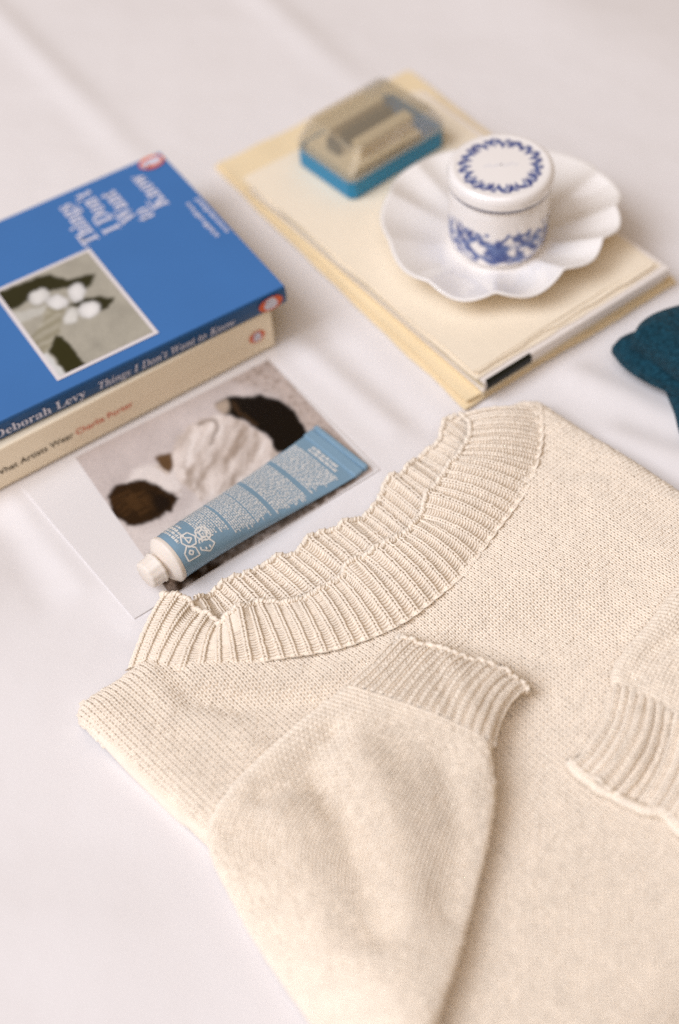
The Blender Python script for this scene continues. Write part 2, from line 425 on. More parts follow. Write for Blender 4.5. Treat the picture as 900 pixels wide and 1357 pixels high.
def paint_card(x, y):
    x = x + (fbm(x, y, 0.09, 61, 4) - 0.5) * 8; y = y + (fbm(x, y, 0.09, 71, 4) - 0.5) * 8
    bgc = fbm(x, y, 0.35, 11, 3); big = fbm(x, y, 0.02, 12, 3)
    img = np.ones(x.shape + (3,)) * np.array(lin(204, 192, 186)[:3])
    img *= (0.94 + 0.12 * (big - 0.5) * 2)[..., None]
    S = lambda poly, rgb, w=2.0: layer(img, sstep(poly_sd(x, y, poly), w), rgb)
    L = lambda pl, r, rgb, k=1.0, w=2.0: layer(img, k * sstep(seg_d(x, y, pl) - r, w), rgb)
    # brighter wall, darker top-left strip
    img = S([(95, 600), (190, 560), (230, 575), (180, 625), (130, 660)], (196, 184, 178), 14)
    img = S([(120, 660), (190, 700), (230, 690), (260, 660), (330, 640), (260, 720), (180, 760)], (216, 205, 198), 14)
    # gravel along the right end and the lower edge
    g = sstep(poly_sd(x, y, [(300, 500), (356, 474), (510, 622), (230, 815), (200, 770), (360, 690), (430, 640), (400, 560), (372, 525)]), 8)
    spk = np.clip((bgc - 0.47) * 5, -1, 1)
    low = np.clip((np.interp(x, [230, 330, 430, 503], [1.0, 0.75, 0.45, 0.3])), 0, 1)
    dark = np.array(lin(92, 70, 48)[:3]); lite = np.array(lin(208, 192, 182)[:3])
    tex = lite * (1 - 0.22 * (spk < 0)[..., None]) * (1 - np.clip(spk, 0, 1)[..., None] * low[..., None]) + dark * np.clip(spk, 0, 1)[..., None] * low[..., None]
    img = img * (1 - g[..., None]) + tex * g[..., None]
    # printed grass, with the tube's cast shadow painted in along its lower edge
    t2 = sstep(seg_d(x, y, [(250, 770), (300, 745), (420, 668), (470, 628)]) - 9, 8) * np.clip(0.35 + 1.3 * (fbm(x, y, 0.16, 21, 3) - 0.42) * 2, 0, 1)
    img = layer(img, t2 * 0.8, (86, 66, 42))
    # face, collar and neck
    img = S([(160, 645), (180, 622), (215, 612), (236, 622), (240, 655), (210, 650)], (222, 212, 205), 5)
    img = S([(205, 606), (220, 602), (233, 599), (233, 612), (226, 627), (213, 622)], (98, 72, 46), 2)
    img = L([(208, 618), (222, 628)], 2.5, (200, 185, 172))
    # shirt
    shirt = [(229, 601), (236, 580), (262, 556), (292, 551), (316, 556), (348, 575), (370, 600), (350, 625), (300, 655), (268, 664), (240, 640), (231, 622)]
    img = S(shirt, (218, 205, 195), 2)
    st_ = fbm(x * 0.9 + y * 0.42, (y * 0.9 - x * 0.42) * 0.28, 0.11, 91, 3); m_ = sstep(poly_sd(x, y, shirt), 3)
    img = layer(img, m_ * np.clip((st_ - 0.45) * 3.2, 0, 1) * 0.7, (150, 130, 112)); img = layer(img, m_ * np.clip((0.42 - st_) * 4, 0, 1), (236, 226, 218))
    for pl, r in (([(268, 560), (285, 556), (288, 568), (276, 582)], 2.4), ([(300, 566), (296, 590), (284, 612)], 2.6), ([(318, 575), (309, 600), (298, 625)], 2.2),
                  ([(332, 585), (322, 605), (308, 640)], 2.0), ([(250, 578), (245, 600), (243, 618)], 1.8), ([(246, 618), (262, 640), (270, 652)], 2.6),
                  ([(345, 590), (334, 612)], 2.0), ([(262, 600), (268, 628)], 1.5)):
        img = L(pl, r, (140, 118, 98), 0.40, 5.0)
    img = L([(262, 563), (272, 557), (284, 557), (290, 566), (284, 580), (277, 588)], 1.2, (84, 62, 42), 0.8, 2.6)
    # dark skirt
    img = S([(285, 534), (300, 525), (346, 523), (378, 534), (398, 555), (412, 585), (384, 600), (367, 600), (357, 579), (329, 560), (308, 553), (292, 545)], (18, 11, 5), 2.2)
    img = S([(286, 534), (300, 528), (306, 545), (296, 550), (287, 542)], (176, 158, 140), 3)
    img = L([(310, 534), (318, 548), (340, 562)], 2.0, (84, 60, 38), 0.6, 3)
    # hair
    hair = [(141, 658), (150, 645), (165, 640), (193, 635), (207, 641), (220, 650), (236, 659), (232, 668), (228, 680), (214, 681), (202, 690), (186, 695), (170, 698), (158, 688), (148, 679)]
    img = S(hair, (44, 26, 8), 2.2)
    for k in range(16):
        a = (145 + k * 4.5, 662 + (k % 5) * 5); img = L([a, (a[0] + 26, a[1] - 12)], 0.9, (110, 76, 42), 0.4, 2.5)
    img = S([(196, 650), (228, 655), (226, 676), (205, 684)], (26, 14, 5), 8)
    # leaves at the lower left of the picture
    leaf = sstep(poly_sd(x, y, [(204, 772), (188, 738), (240, 742), (290, 745), (310, 752), (262, 782), (236, 805), (212, 798)]), 6) * np.clip((fbm(x, y, 0.10, 31, 3) - 0.36) * 5, 0, 1)
    img = layer(img, leaf, (58, 38, 18))
    return soften(img * (0.90 + 0.20 * fbm(x, y, 0.05, 45, 3))[..., None], 2, 0.06, 4)


# ------------------------------------------------------------------ books
BT = 0.037
c0 = P(378, 380, BT)
e1 = norm(P(208, 203, BT) - c0); a1 = math.atan2(e1[1], e1[0])
ang2 = math.atan2(*(P(0, 556, BT) - c0)[[1, 0]])
half = (a1 + (ang2 % (2 * math.pi)) - math.pi / 2) / 2     # make the corner square
e1 = np.array([math.cos(half), math.sin(half), 0]); e2 = np.array([-e1[1], e1[0], 0])
BW, BL, BTH = 0.129, 0.198, 0.0108

blue = thing('paperback_book', 'blue paperback with a framed flower photograph on its cover, lying on the cream book', 'book', c0 * [1, 1, 0] + [0, 0, BT - BTH])
# wrap-around cover: an L/U profile across the book swept along the spine


def cover_shell(name, mat, parent, o, along, across, length, width, z0, z1, r=0.0016, t=0.0005, spine_mat=None, bulge=0.0004):
    """paper cover folded round the page block: profile in (across, z)"""
    prof = [(width, z1), (width * .6, z1 + 0.0002), (width * .2, z1 + 0.0001)]
    for k in range(6):
        a = math.pi / 2 + k / 5 * math.pi / 2
        prof.append((r + r * math.cos(a), z1 - r + r * math.sin(a)))
    prof.append((-bulge, (z0 + z1) / 2))
    for k in range(6):
        a = math.pi + k / 5 * math.pi / 2
        prof.append((r + r * math.cos(a), z0 + r + r * math.sin(a)))
    prof += [(width * .5, z0), (width, z0)]
    prof = np.array(prof)
    tg = norm(np.gradient(prof, axis=0)); inn = np.stack([-tg[:, 1], tg[:, 0]], -1)
    if inn[1][1] > 0: inn = -inn
    inner = prof + inn * t
    loop = np.concatenate([prof, inner[::-1]])
    n = len(loop); V = []
    for s in (0, length):
        for x, z in loop: V.append(np.asarray(o) * [1, 1, 0] + np.asarray(across) * x + np.asarray(along) * s + Z3 * z)
    V = np.array(V); k = np.arange(n); k2 = (k + 1) % n
    Q = list(np.stack([k, k + n, k2 + n, k2], -1))
    m = n // 2
    for i in range(m - 1):
        Q.append([i, i + 1, n - 2 - i, n - 1 - i]); Q.append([n + i, n + n - 1 - i, n + n - 2 - i, n + i + 1])
    me = mesh_np(name, V, np.array(Q), smooth=False)
    me.materials.append(mat)
    if spine_mat:
        me.materials.append(spine_mat)
        for p in me.polygons[:n]:
            i = p.index
            if 4 <= i <= 12: p.material_index = 1
    me.update()
    import bmesh
    bm = bmesh.new(); bm.from_mesh(me); bmesh.ops.recalc_face_normals(bm, faces=bm.faces[:]); bm.to_mesh(me); bm.free()
    return link(name, me, mat, parent)


def page_block(parent, o, along, across, length, width, z0, z1, inset=0.0015):
    ob = rounded_box('page_block', M['pages'], parent, np.asarray(o) * [1, 1, 0] + np.asarray(along) * 0.0008 + np.asarray(across) * inset + Z3 * z0,
                     across, along, (width - inset - 0.0008, length - 0.0016, z1 - z0), 0.0003, 1)
    return ob


cov = cover_shell('cover', M['blue'], blue, c0, e2, e1, BL, BW, BT - BTH, BT, spine_mat=M['blue_spine'])
page_block(blue, c0, e2, e1, BL, BW, BT - BTH + 0.0006, BT - 0.0006)
# framed photograph printed on the cover (about 1 mm border)
LF = 0.00045


def on_cover(px, py):
    d = P(px, py, BT) - c0; return np.array([d @ e1, d @ e2])


f_n = on_cover(212, 441); f_f = on_cover(117.6, 330); f_l = on_cover(76.7, 506)
x0, x1 = (f_n[0] + f_l[0]) / 2, f_f[0]; y0, y1 = (f_n[1] + f_f[1]) / 2, f_l[1]
at = lambda a, b, z=BT: c0 * [1, 1, 0] + e1 * a + e2 * b + Z3 * z
frame = picture('cover_photo_border', [at(x0, y0), at(x1, y0), at(x1, y1), at(x0, y1)], lambda x, y: np.ones(x.shape + (3,)) * np.array(lin(232, 226, 226)[:3]), 2, 2, M['white_border'], blue, LF)
bd = 0.0021
picture('photo_print', [at(x0 + bd, y0 + bd), at(x1 - bd, y0 + bd), at(x1 - bd, y1 - bd), at(x0 + bd, y1 - bd)], paint_cover, 180, 140, M['photo'], frame, LF + 0.00012)

# cover title: five short lines reading away from the spine, first line farthest along the book
for k, (word, ps, pe) in enumerate((('Things', (131, 320), (97, 268)), ('I Don\'t', (158, 304), (118, 252)), ('Want', (181, 291), (148, 253)),
                                    ('to', (203, 288), (190, 276)), ('Know', (222, 272), (180, 234)))):
    a = on_cover(*ps); b = on_cover(*pe)
    text_mesh('title_lettering', word, 0, M['print_white'], blue, at(a[0], a[1] - 0.0012, BT + LF), e1, e2, height=0.0135, width=b[0] - a[0])
# the small unreadable author lines beside the title
for ln, (ps, pe) in enumerate((((291, 313), (250, 270)), ((304, 307), (262, 263)))):
    a = on_cover(*ps); b = on_cover(*pe); p = a[0]; V = []; Q = []
    while p < b[0] - 0.001:
        wv = random.uniform(0.0007, 0.0016); hh = random.choice((0.0018, 0.0018, 0.0026))
        for dx, dy in ((0, 0), (wv, 0), (wv, hh), (0, hh)): V.append(at(p + dx, a[1] + dy, BT + LF))
        n = len(V) - 4; Q.append([n, n + 1, n + 2, n + 3]); p += wv + random.choice((0.0005, 0.0005, 0.0011))
    link('small_print', mesh_np('small_print', V, Q, smooth=False), M['print_white'], blue, 'stuff')


def oval_logo(parent, c, ex, ey, rx, ry, n):
    c = np.asarray(c); n = np.asarray(n)
    lg = disc('oval_logo', M['orange'], parent, c + n * 0.0002, ex, ey, rx, ry)
    bird = np.array([(-.10, .74), (.10, .78), (.26, .62), (.30, .38), (.42, .05), (.40, -.35), (.25, -.68), (-.22, -.70), (-.42, -.35), (-.40, .1), (-.22, .36), (-.26, .55), (-.44, .60), (-.22, .68)])
    V = [c + n * 0.0003 + ex * x * rx * 1.35 + ey * y * ry * 1.1 for x, y in bird] + [c + n * 0.0003]
    k = np.arange(len(bird)); T = np.stack([k, (k + 1) % len(bird), np.full(len(bird), len(bird))], -1)
    link('logo_bird', mesh_np('logo_bird', V, None, T, smooth=False), M['print_white'], lg)
    return lg


lc = on_cover(201, 216)
oval_logo(blue, at(lc[0], lc[1], BT + LF), e1, e2, 0.0052, 0.0073, Z3)

# spine of the blue book: outward normal -e1; reading direction -e2, letter-up = +z
sp_n = -e1


def spine_at(px, py, zc):
    """point on the spine plane at height zc below pixel column (only its place along the spine matters)"""
    d = P(px, py, zc) - c0; return d @ e2


def spine_text(parent, word, style, mat, pa, pb, zb, hgt, off, org, al, n):
    a = (P(*pa, zb) - org) @ al; b = (P(*pb, zb) - org) @ al
    o = np.asarray(org) * [1, 1, 0] + al * a + n * off + Z3 * zb
    text_mesh('spine_lettering', word, style, mat, parent, o, -al, Z3, height=hgt, width=a - b)


zb = BT - 0.0078
spine_text(blue, 'Deborah Levy', 0, M['print_white'], (-8, 580), (112, 521), zb, 0.0072, 0.0007, c0, e2, sp_n)
spine_text(blue, 'Things I Don\u2019t Want to Know', 1, M['print_white'], (129, 512), (311, 428), zb, 0.0066, 0.0007, c0, e2, sp_n)
lg = (P(356, 399, BT - BTH / 2) - c0) @ e2
oval_logo(blue, at(0, lg, BT - BTH / 2) + sp_n * 0.0007, -e2, Z3, 0.0068, 0.0042, sp_n)

# cream book underneath
cr0 = P(364, 459, 0.0)
angc = math.atan2(*(P(0, 651, 0.0) - cr0)[[1, 0]])
g2 = np.array([math.cos(angc), math.sin(angc), 0]); g1 = np.array([g2[1], -g2[0], 0])
if g1 @ e1 < 0: g1 = -g1
CT = BT - BTH - 0.0004
cream = thing('paperback_book', 'thick cream paperback with red and black spine lettering under the blue book', 'book', cr0 * [1, 1, 0])
cover_shell('cover', M['cream_cover'], cream, cr0, g2, g1, 0.198, 0.129, 0.0006, CT, r=0.0012)
page_block(cream, cr0, g2, g1, 0.198, 0.129, 0.0014, CT - 0.0008)
zc = 0.0105
spine_text(cream, 'What Artists Wear', 3, M['print_black'], (-12, 626), (93, 572), zc, 0.0052, 0.0007, cr0, g2, -g1)
spine_text(cream, 'Charlie Porter', 3, M['print_red'], (97, 571), (171, 531), zc, 0.0052, 0.0007, cr0, g2, -g1)
lg = (P(338, 444, CT / 2) - cr0) @ g2
oval_logo(cream, cr0 * [1, 1, 0] + g2 * lg - g1 * 0.0007 + Z3 * (CT * 0.52), -g2, Z3, 0.0045, 0.0034, -g1)

# ------------------------------------------------------------------ photo card
ph = [P(100, 607), P(356, 477), P(503.5, 622.5), P(233, 797)]
k_br, k_bl = P(503.5, 622.5), P(178, 820)
dr = norm(P(356, 477) - k_br); dl = norm(P(503.5, 622.5) - P(178, 820))
k_tr = P(356, 477) + dr * 0.004; k_tl = P(35, 652) + norm(P(35, 652) - k_bl) * 0.004


def card_pt(u, v):
    p = (k_tl * (1 - u) + k_tr * u) * (1 - v) + (k_bl * (1 - u) + k_br * u) * v
    return p + Z3 * (0.0001 + 0.0003 * np.sin(np.pi * np.clip(u, 0, 1)))


u, v = np.meshgrid(np.linspace(0, 1, 40), np.linspace(0, 1, 12), indexing='ij'); u, v = u[..., None], v[..., None]
top = card_pt(u, v); bot = top - Z3 * 0.0006
Vc = np.concatenate([top.reshape(-1, 3), bot.reshape(-1, 3)]); nn = 480
ft = grid_faces(40, 12); Qs = [ft[:, ::-1], ft + nn]
for idx in ([i * 12 for i in range(40)], [i * 12 + 11 for i in range(40)], list(range(12)), [39 * 12 + j for j in range(12)]):
    idx = np.array(idx); Qs.append(np.stack([idx[:-1], idx[1:], idx[1:] + nn, idx[:-1] + nn], -1))
card = thing('photo_card', 'sepia photograph card of a person in a white shirt, half under the blue tube', 'photo card', k_bl)
link('card', mesh_np('card', Vc, np.concatenate(Qs), smooth=False), M['card'], card)
# the print follows the card's gentle arch: solve (u, v) of its corners on the card


def uv_of(p):
    A = np.array([k_tr - k_tl, k_bl - k_tl])[:, :2].T
    return np.linalg.solve(A, (p - k_tl)[:2])


cu = [uv_of(p) for p in ph]
a_, b_ = np.meshgrid(np.linspace(0, 1, 300), np.linspace(0, 1, 190), indexing='ij'); a_, b_ = a_[..., None], b_[..., None]
uvp = (cu[0] * (1 - a_) + cu[1] * a_) * (1 - b_) + (cu[3] * (1 - a_) + cu[2] * a_) * b_
Vp = card_pt(np.clip(uvp[..., :1], 0.002, 0.999), np.clip(uvp[..., 1:], 0.002, 0.999)) + Z3 * 0.00015
qp = proj(Vp)
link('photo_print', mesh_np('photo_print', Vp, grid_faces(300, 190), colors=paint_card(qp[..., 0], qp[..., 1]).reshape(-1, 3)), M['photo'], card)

# ------------------------------------------------------------------ hand cream tube
tA = P(222, 741, 0.0128); tB = P(453, 588, 0.0045)
ax = (tB - tA) * [1, 1, 0]; TL = np.linalg.norm(ax); ax /= TL
sd = np.array([ax[1], -ax[0], 0])            # sideways, towards the sweater
TR = 0.0111
CZ = 0.0012


def tube_pt(a, th, off=0.0):
    """a: 0 at the shoulder .. 1 at the crimp; th: angle round, 0 = sideways, pi/2 = up"""
    a, th = np.broadcast_arrays(np.asarray(a, float), np.asarray(th, float))
    k = np.clip((a - 0.05) / 0.87, 0, 1); k = k * k * (3 - 2 * k) * 0.35 + k * 0.65
    w = TR + (0.0178 - TR) * k; h = TR * (1 - k) + 0.0009 * k
    ph_ = 2.0 + 0.0 * k
    dent = 1 - 0.05 * np.exp(-((a - 0.62) / 0.08)**2) * np.exp(-((th - 1.9) / 0.5)**2)
    cx = np.cos(th) * (w + off); cz = np.sin(th) * (h + off) * dent
    return tA * [1, 1, 0] + ax * (a * TL)[..., None] + sd * cx[..., None] + Z3 * (CZ + h + cz)[..., None]


tube = thing('hand_cream_tube', 'pale blue cream tube with white cap lying across the photo card', 'tube', tA * [1, 1, 0])
na, nt = 60, 56
aa, th = np.meshgrid(np.linspace(0, 1, na), np.linspace(0, 2 * np.pi, nt, endpoint=False), indexing='ij')
Vt = tube_pt(aa, th)
body_me = mesh_np('body', np.transpose(Vt, (1, 0, 2)), grid_faces(nt, na, True)[:, ::-1])
link('body', body_me, M['tube'], tube)
# folded crimp: two flat ridges across the end
for k, (a0_, wd, hh) in enumerate(((0.945, 0.0055, 0.0026), (0.99, 0.0028, 0.0034))):
    o = tA * [1, 1, 0] + ax * (a0_ * TL - wd / 2) - sd * 0.0180 + Z3 * (CZ + 0.0009 - hh / 2)
    rounded_box('crimp', M['tube'], tube, o, sd, np.cross(Z3, sd), (0.0360, wd, hh), 0.0006, 2)


def lathe_axis(name, prof, mat, parent, n=40, flute=0):
    """prof: (distance along -ax from the shoulder, radius); the tube's axis runs at its shoulder height"""
    base = tA * [1, 1, 0] + Z3 * (CZ + TR)
    th = np.linspace(0, 2 * np.pi, n, endpoint=False); V = []
    for s, r in prof:
        rr = r * (1 + (0.02 * np.cos(th * flute) if flute and r > 0.003 else 0))
        V.append(base - ax * s + np.cos(th)[:, None] * np.reshape(rr, (-1, 1)) * sd + np.sin(th)[:, None] * np.reshape(rr, (-1, 1)) * Z3)
    V = np.stack(V)                          # stations x n
    Q = grid_faces(n, len(prof), True)
    return link(name, mesh_np(name, np.transpose(V, (1, 0, 2)), Q), mat, parent)


lathe_axis('shoulder', [(-0.0016, TR + .0001), (-0.0002, TR + 0.0004), (0.0006, TR + 0.0003), (0.0010, TR - 0.0004), (0.0024, 0.0092), (0.0034, 0.0060), (0.0040, 0.0048), (0.0085, 0.0046), (0.0085, 0)], M['cap'], tube)
cp = lathe_axis('cap', [(0.0050, 0.0046), (0.0050, 0.0068), (0.0054, 0.0074), (0.0062, 0.0074), (0.0066, 0.0071), (0.0068, 0.0069), (0.0116, 0.0066), (0.0124, 0.0062), (0.0128, 0.0055), (0.0129, 0.0), ], M['cap'], tube, 48, 12)

# lettering blocks on the tube: illegible fine lines running round the tube
V = []; Q = []


def tube_patch(a0, a1, t0, t1, n=3, off=0.00018):
    b = len(V)
    for k in range(n + 1):
        t = t0 + (t1 - t0) * k / n
        V.append(tube_pt(a0, t, off)); V.append(tube_pt(a1, t, off))
    for k in range(n): Q.append([b + 2 * k, b + 2 * k + 2, b + 2 * k + 3, b + 2 * k + 1])


def text_block(a0, a1, t_hi, t_lo, pitch, ragged):
    a = a0; R_ = random.Random(int(a0 * 1000))
    while a < a1:
        t = t_hi; end = t_lo + R_.uniform(0, ragged)
        while t > end:
            wd = R_.uniform(0.06, 0.22); t2 = max(t - wd, end)
            x = t
            while x > t2 + 0.01:             # letters of one word
                lw = R_.uniform(0.04, 0.10); tube_patch(a, a + pitch * R_.choice((0.58, 0.58, 0.74)), x, max(x - lw, t2), 1); x -= lw + 0.011
            t = t2 - 0.035
        a += pitch


text_block(0.045, 0.085, 2.75, 1.15, 0.017, 0.35)
text_block(0.085, 0.115, 2.6, 1.7, 0.017, 0.3)
text_block(0.150, 0.225, 2.75, 0.62, 0.0105, 0.45)
text_block(0.236, 0.275, 2.75, 0.55, 0.0105, 0.4)
text_block(0.290, 0.395, 2.75, 0.38, 0.0098, 0.25)
text_block(0.403, 0.480, 2.75, 0.42, 0.0098, 0.35)
text_block(0.505, 0.665, 2.75, 0.42, 0.0120, 0.25)
text_block(0.700, 0.845, 2.72, 0.55, 0.0130, 0.35)
text_block(0.868, 0.900, 2.1, 0.8, 0.022, 0.4)
link('printed_text', mesh_np('printed_text', V, Q, smooth=False), M['tube_print'], tube, 'stuff')
# four small line symbols near the cap


def icon(ac, tc, pts, closed=True, wd=0.0007):
    global V, Q
    V, Q = [], []
    pts = np.array(pts, float); n = len(pts)
    for i in range(n if closed else n - 1):
        p, q = pts[i], pts[(i + 1) % n]; d = q - p; L = np.linalg.norm(d); nrm = np.array([-d[1], d[0]]) / L * wd / 2
        b = len(V)
        for s in (p - nrm, q - nrm, q + nrm, p + nrm):
            V.append(tube_pt(ac + s[0] / TL, tc + s[1] / TR, 0.0002))
        Q.append([b, b + 1, b + 2, b + 3])
    return V, Q


ngon = lambda n, r, ph=0.0: [(r * math.cos(ph + 2 * math.pi * k / n), r * math.sin(ph + 2 * math.pi * k / n)) for k in range(n)]
shapes = {(0.095, 1.18): [ngon(6, 0.0036), ngon(3, 0.0018)], (0.165, 1.12): [ngon(8, 0.0034), ngon(5, 0.0019)] + [[p, (p[0] * .55, p[1] * .55)] for p in ngon(5, 0.0034)],
          (0.150, 0.66): [[(-.0036, -.001), (-.002, .0034), (.002, .0034), (.0036, -.001), (0, -.0036)], [(-.001, .003), (-.001, -.002)], [(.001, .003), (.001, -.002)]],
          (0.072, 0.68): [[(-.003, -.003), (.003, -.003), (.003, .001), (0, .0036), (-.003, .001)], ngon(4, 0.0012)]}
for (ac, tc), sh in shapes.items():
    VV, QQ = [], []
    for s in sh:
        v_, q_ = icon(ac, tc, s, len(s) > 2); QQ += [[i + len(VV) for i in q] for q in q_]; VV += v_
    link('symbol', mesh_np('symbol', VV, QQ, smooth=False), M['tube_print'], tube)

# ------------------------------------------------------------------ envelope, thin book, folder
E0 = P(616, 541, 0.002); el = norm((P(283, 217, 0.004) - E0) * [1, 1, 0]); EL = np.linalg.norm((P(283, 217, 0.004) - E0)[:2])
er = np.array([el[1], -el[0], 0])
env = thing('manila_envelope', 'yellowed manila envelope lying flat beneath the thin white book', 'envelope', E0 * [1, 1, 0])


def sheet_stack(name, mat, parent, o, ex, ey, lx, ly, z0, th, warp=0.0008, seed=1, n=26):
    """a slightly wavy slab of paper"""
    x, y = np.meshgrid(np.linspace(0, 1, n), np.linspace(0, 1, n), indexing='ij')
    wv = (fbm(x, y, 3, seed, 2) - 0.5) * warp
    ed = (fbm(x * 3, y * 3, 3, seed + 9, 3) - 0.5) * 0.0022
    base = np.asarray(o) * [1, 1, 0] + np.asarray(ex) * (x * lx + ed)[..., None] + np.asarray(ey) * (y * ly + ed)[..., None]
    tp = base + Z3 * (z0 + th + wv)[..., None]; bt = base + Z3 * (z0 + wv * 0.5)[..., None]
    V = np.concatenate([tp.reshape(-1, 3), bt.reshape(-1, 3)]); m = n * n; f = grid_faces(n, n)
    Qs = [f, f[:, ::-1] + m]
    for idx in ([i * n for i in range(n)], [i * n + n - 1 for i in range(n)], list(range(n)), [(n - 1) * n + j for j in range(n)]):
        idx = np.array(idx); Qs.append(np.stack([idx[:-1], idx[:-1] + m, idx[1:] + m, idx[1:]], -1))
    me = mesh_np(name, V, np.concatenate(Qs), smooth=False)
    return link(name, me, mat, parent)


er = norm(er * math.cos(0.028) + el * math.sin(0.028))
sheet_stack('back_panel', M['manila'], env, E0, er, el, 0.141, EL, 0.0002, 0.0012, 0.0010, 3)
sheet_stack('front_panel', M['manila'], env, E0 + er * 0.002 + el * 0.001, er, el, 0.138, EL - 0.002, 0.0022, 0.0016, 0.0016, 4)

K0 = P(641, 524, 0.0055)
kl = norm((P(322, 226, 0.013) - P(636, 494, 0.013)) * [1, 1, 0])
kr = np.array([kl[1], -kl[0], 0])
KL = np.linalg.norm((P(322, 226, 0.013) - P(636, 494, 0.013))[:2]); KW = np.linalg.norm((P(889, 368, 0.009) - K0)[:2])
bk = thing('thin_book', 'thin white book with a black block on its spine, between envelope and cream folder', 'book', K0 * [1, 1, 0] + [0, 0, 0.0048])
BZ0, BZ1 = 0.0074, 0.0140
cover_shell('cover', M['white_paper'], bk, K0, kr, kl, KW, KL - 0.003, BZ0, BZ1, r=0.0013)
page_block(bk, K0, kr, kl, KW, KL - 0.003, BZ0 + 0.0007, BZ1 - 0.0007)
la, lb = 0.0015, np.linalg.norm((P(711, 474, 0.009) - P(652, 510, 0.009))[:2])
o = K0 * [1, 1, 0] + kr * la - kl * 0.0005
Vl = []
prof = [(0.0014, BZ1 + 0.00025), (0.0004, BZ1 - 0.0003), (-0.0003, BZ1 - 0.0011), (-0.0007, (BZ0 + BZ1) / 2), (-0.0003, BZ0 + 0.0011), (0.0003, BZ0 + 0.0004)]
for s in (0, lb):
    for x, z in prof: Vl.append(K0 * [1, 1, 0] + kr * (la + s) + kl * (x - 0.0002) + Z3 * z)
link('spine_label', mesh_np('spine_label', Vl, [[i, i + 1, i + 7, i + 6] for i in range(5)], smooth=False), M['black'], bk)

fold = thing('paper_folder', 'cream paper folder with creased edges under the saucer and plastic box', 'folder', K0 * [1, 1, 0] + [0, 0, BZ1])
for k, (dx, dy, dl, dw, rot) in enumerate(((-0.0018, 0.0035, 0.000, -0.001, 0.0), (0.0004, 0.0052, -0.004, -0.004, 0.010), (0.0010, 0.0062, -0.007, -0.007, -0.006), (-0.0004, 0.0074, -0.005, -0.008, 0.004))):
    cr_, sr_ = math.cos(rot), math.sin(rot); kr2 = kr * cr_ + kl * sr_; kl2 = kl * cr_ - kr * sr_
    sheet_stack('leaf', M['cream_paper'], fold, K0 + kr * dx + kl * dy, kr2, kl2, KW + dw, KL - 0.004 + dl, BZ1 + 0.0003 + k * 0.00055, 0.00035, 0.0009, 7 + k)
FZ = BZ1 + 0.0030

# ------------------------------------------------------------------ plastic box
N0 = P(467, 268, FZ); bx = norm((P(591, 192, FZ) - N0)); bxL = np.linalg.norm(P(591, 192, FZ) - N0)
by = np.array([-bx[1], bx[0], 0]); byL = np.linalg.norm(P(398, 214, FZ) - N0)
box = thing('plastic_box', 'small blue plastic box with a clear smoky faceted lid on the cream folder', 'box', N0)
TH = 0.0115


def frustum(name, mat, parent, rings, closed_top=True, closed_bottom=True, smooth=False):
    """rings: list of (inset x, inset y, z, corner cut)"""
    V = []; m = 8
    for ix, iy, z, cut in rings:
        xa, xb, ya, yb = ix, bxL - ix, iy, byL - iy
        pts = [(xa + cut, ya), (xb - cut, ya), (xb, ya + cut), (xb, yb - cut), (xb - cut, yb), (xa + cut, yb), (xa, yb - cut), (xa, ya + cut)]
        for x, y in pts: V.append(N0 * [1, 1, 0] + bx * x + by * y + Z3 * (FZ + z))
    Q = []
    for r in range(len(rings) - 1):
        for k in range(m): Q.append((r * m + k, r * m + (k + 1) % m, (r + 1) * m + (k + 1) % m, (r + 1) * m + k))
    if closed_top: Q.append(tuple((len(rings) - 1) * m + k for k in range(m)))
    if closed_bottom: Q.append(tuple(reversed(range(m))))
    me = bpy.data.meshes.new(name); me.from_pydata([tuple(v) for v in V], [], Q); me.update()
    return link(name, me, mat, parent)


t_ = 0.0012
frustum('tray', M['cyan'], box, [(0.0006, 0.0006, 0.0, 0.003), (0, 0, 0.001, 0.003), (0, 0, TH, 0.003), (t_, t_, TH, 0.003), (t_ + .0004, t_ + .0004, 0.0016, 0.003)], True, True)
LH = 0.0280
outer = [(-0.0006, -0.0006, TH + 0.0003, 0.003), (-0.0006, -0.0006, TH + 0.004, 0.003), (0.0072, 0.0022, LH - 0.0010, 0.003), (0.0086, 0.0034, LH, 0.003)]
inner = [(0.0098, 0.0048, LH - 0.0014, 0.003), (0.0084, 0.0036, LH - 0.002, 0.003), (0.0007, 0.0007, TH + 0.004, 0.003), (0.0007, 0.0007, TH + 0.0003, 0.003)]
V = []; m = 8
lid_me = frustum('lid', M['clear'], box, outer, True, False).data
import bmesh
bm = bmesh.new(); bm.from_mesh(lid_me)
o2 = frustum('lid_inner', M['clear'], box, inner[::-1], True, False); bm2 = bmesh.new(); bm2.from_mesh(o2.data); bmesh.ops.reverse_faces(bm2, faces=bm2.faces[:])
tmp = bpy.data.meshes.new('tmp'); bm2.to_mesh(tmp); bm.from_mesh(tmp); bm2.free()
bm.verts.ensure_lookup_table()
for k in range(8):
    a, b = bm.verts[k], bm.verts[(k + 1) % 8]; c, d = bm.verts[32 + (k + 1) % 8], bm.verts[32 + k]
    bm.faces.new((b, a, d, c))
bmesh.ops.recalc_face_normals(bm, faces=bm.faces[:]); bm.to_mesh(lid_me); bm.free()
bpy.data.objects.remove(o2); bpy.data.meshes.remove(tmp)
ins = lambda nm, mat, x, y, z, lx, ly, lz: rounded_box(nm, mat, box, N0 * [1, 1, 0] + bx * x + by * y + Z3 * (FZ + z), bx, by, (lx, ly, lz), 0.0006, 2)
ins('insert', M['insert'], 0.004, 0.004, 0.0018, bxL - 0.018, byL - 0.008, 0.0122)
ins('slide_bar', M['dark_metal'], 0.018, 0.0225, 0.0141, 0.034, 0.0065, 0.0062)
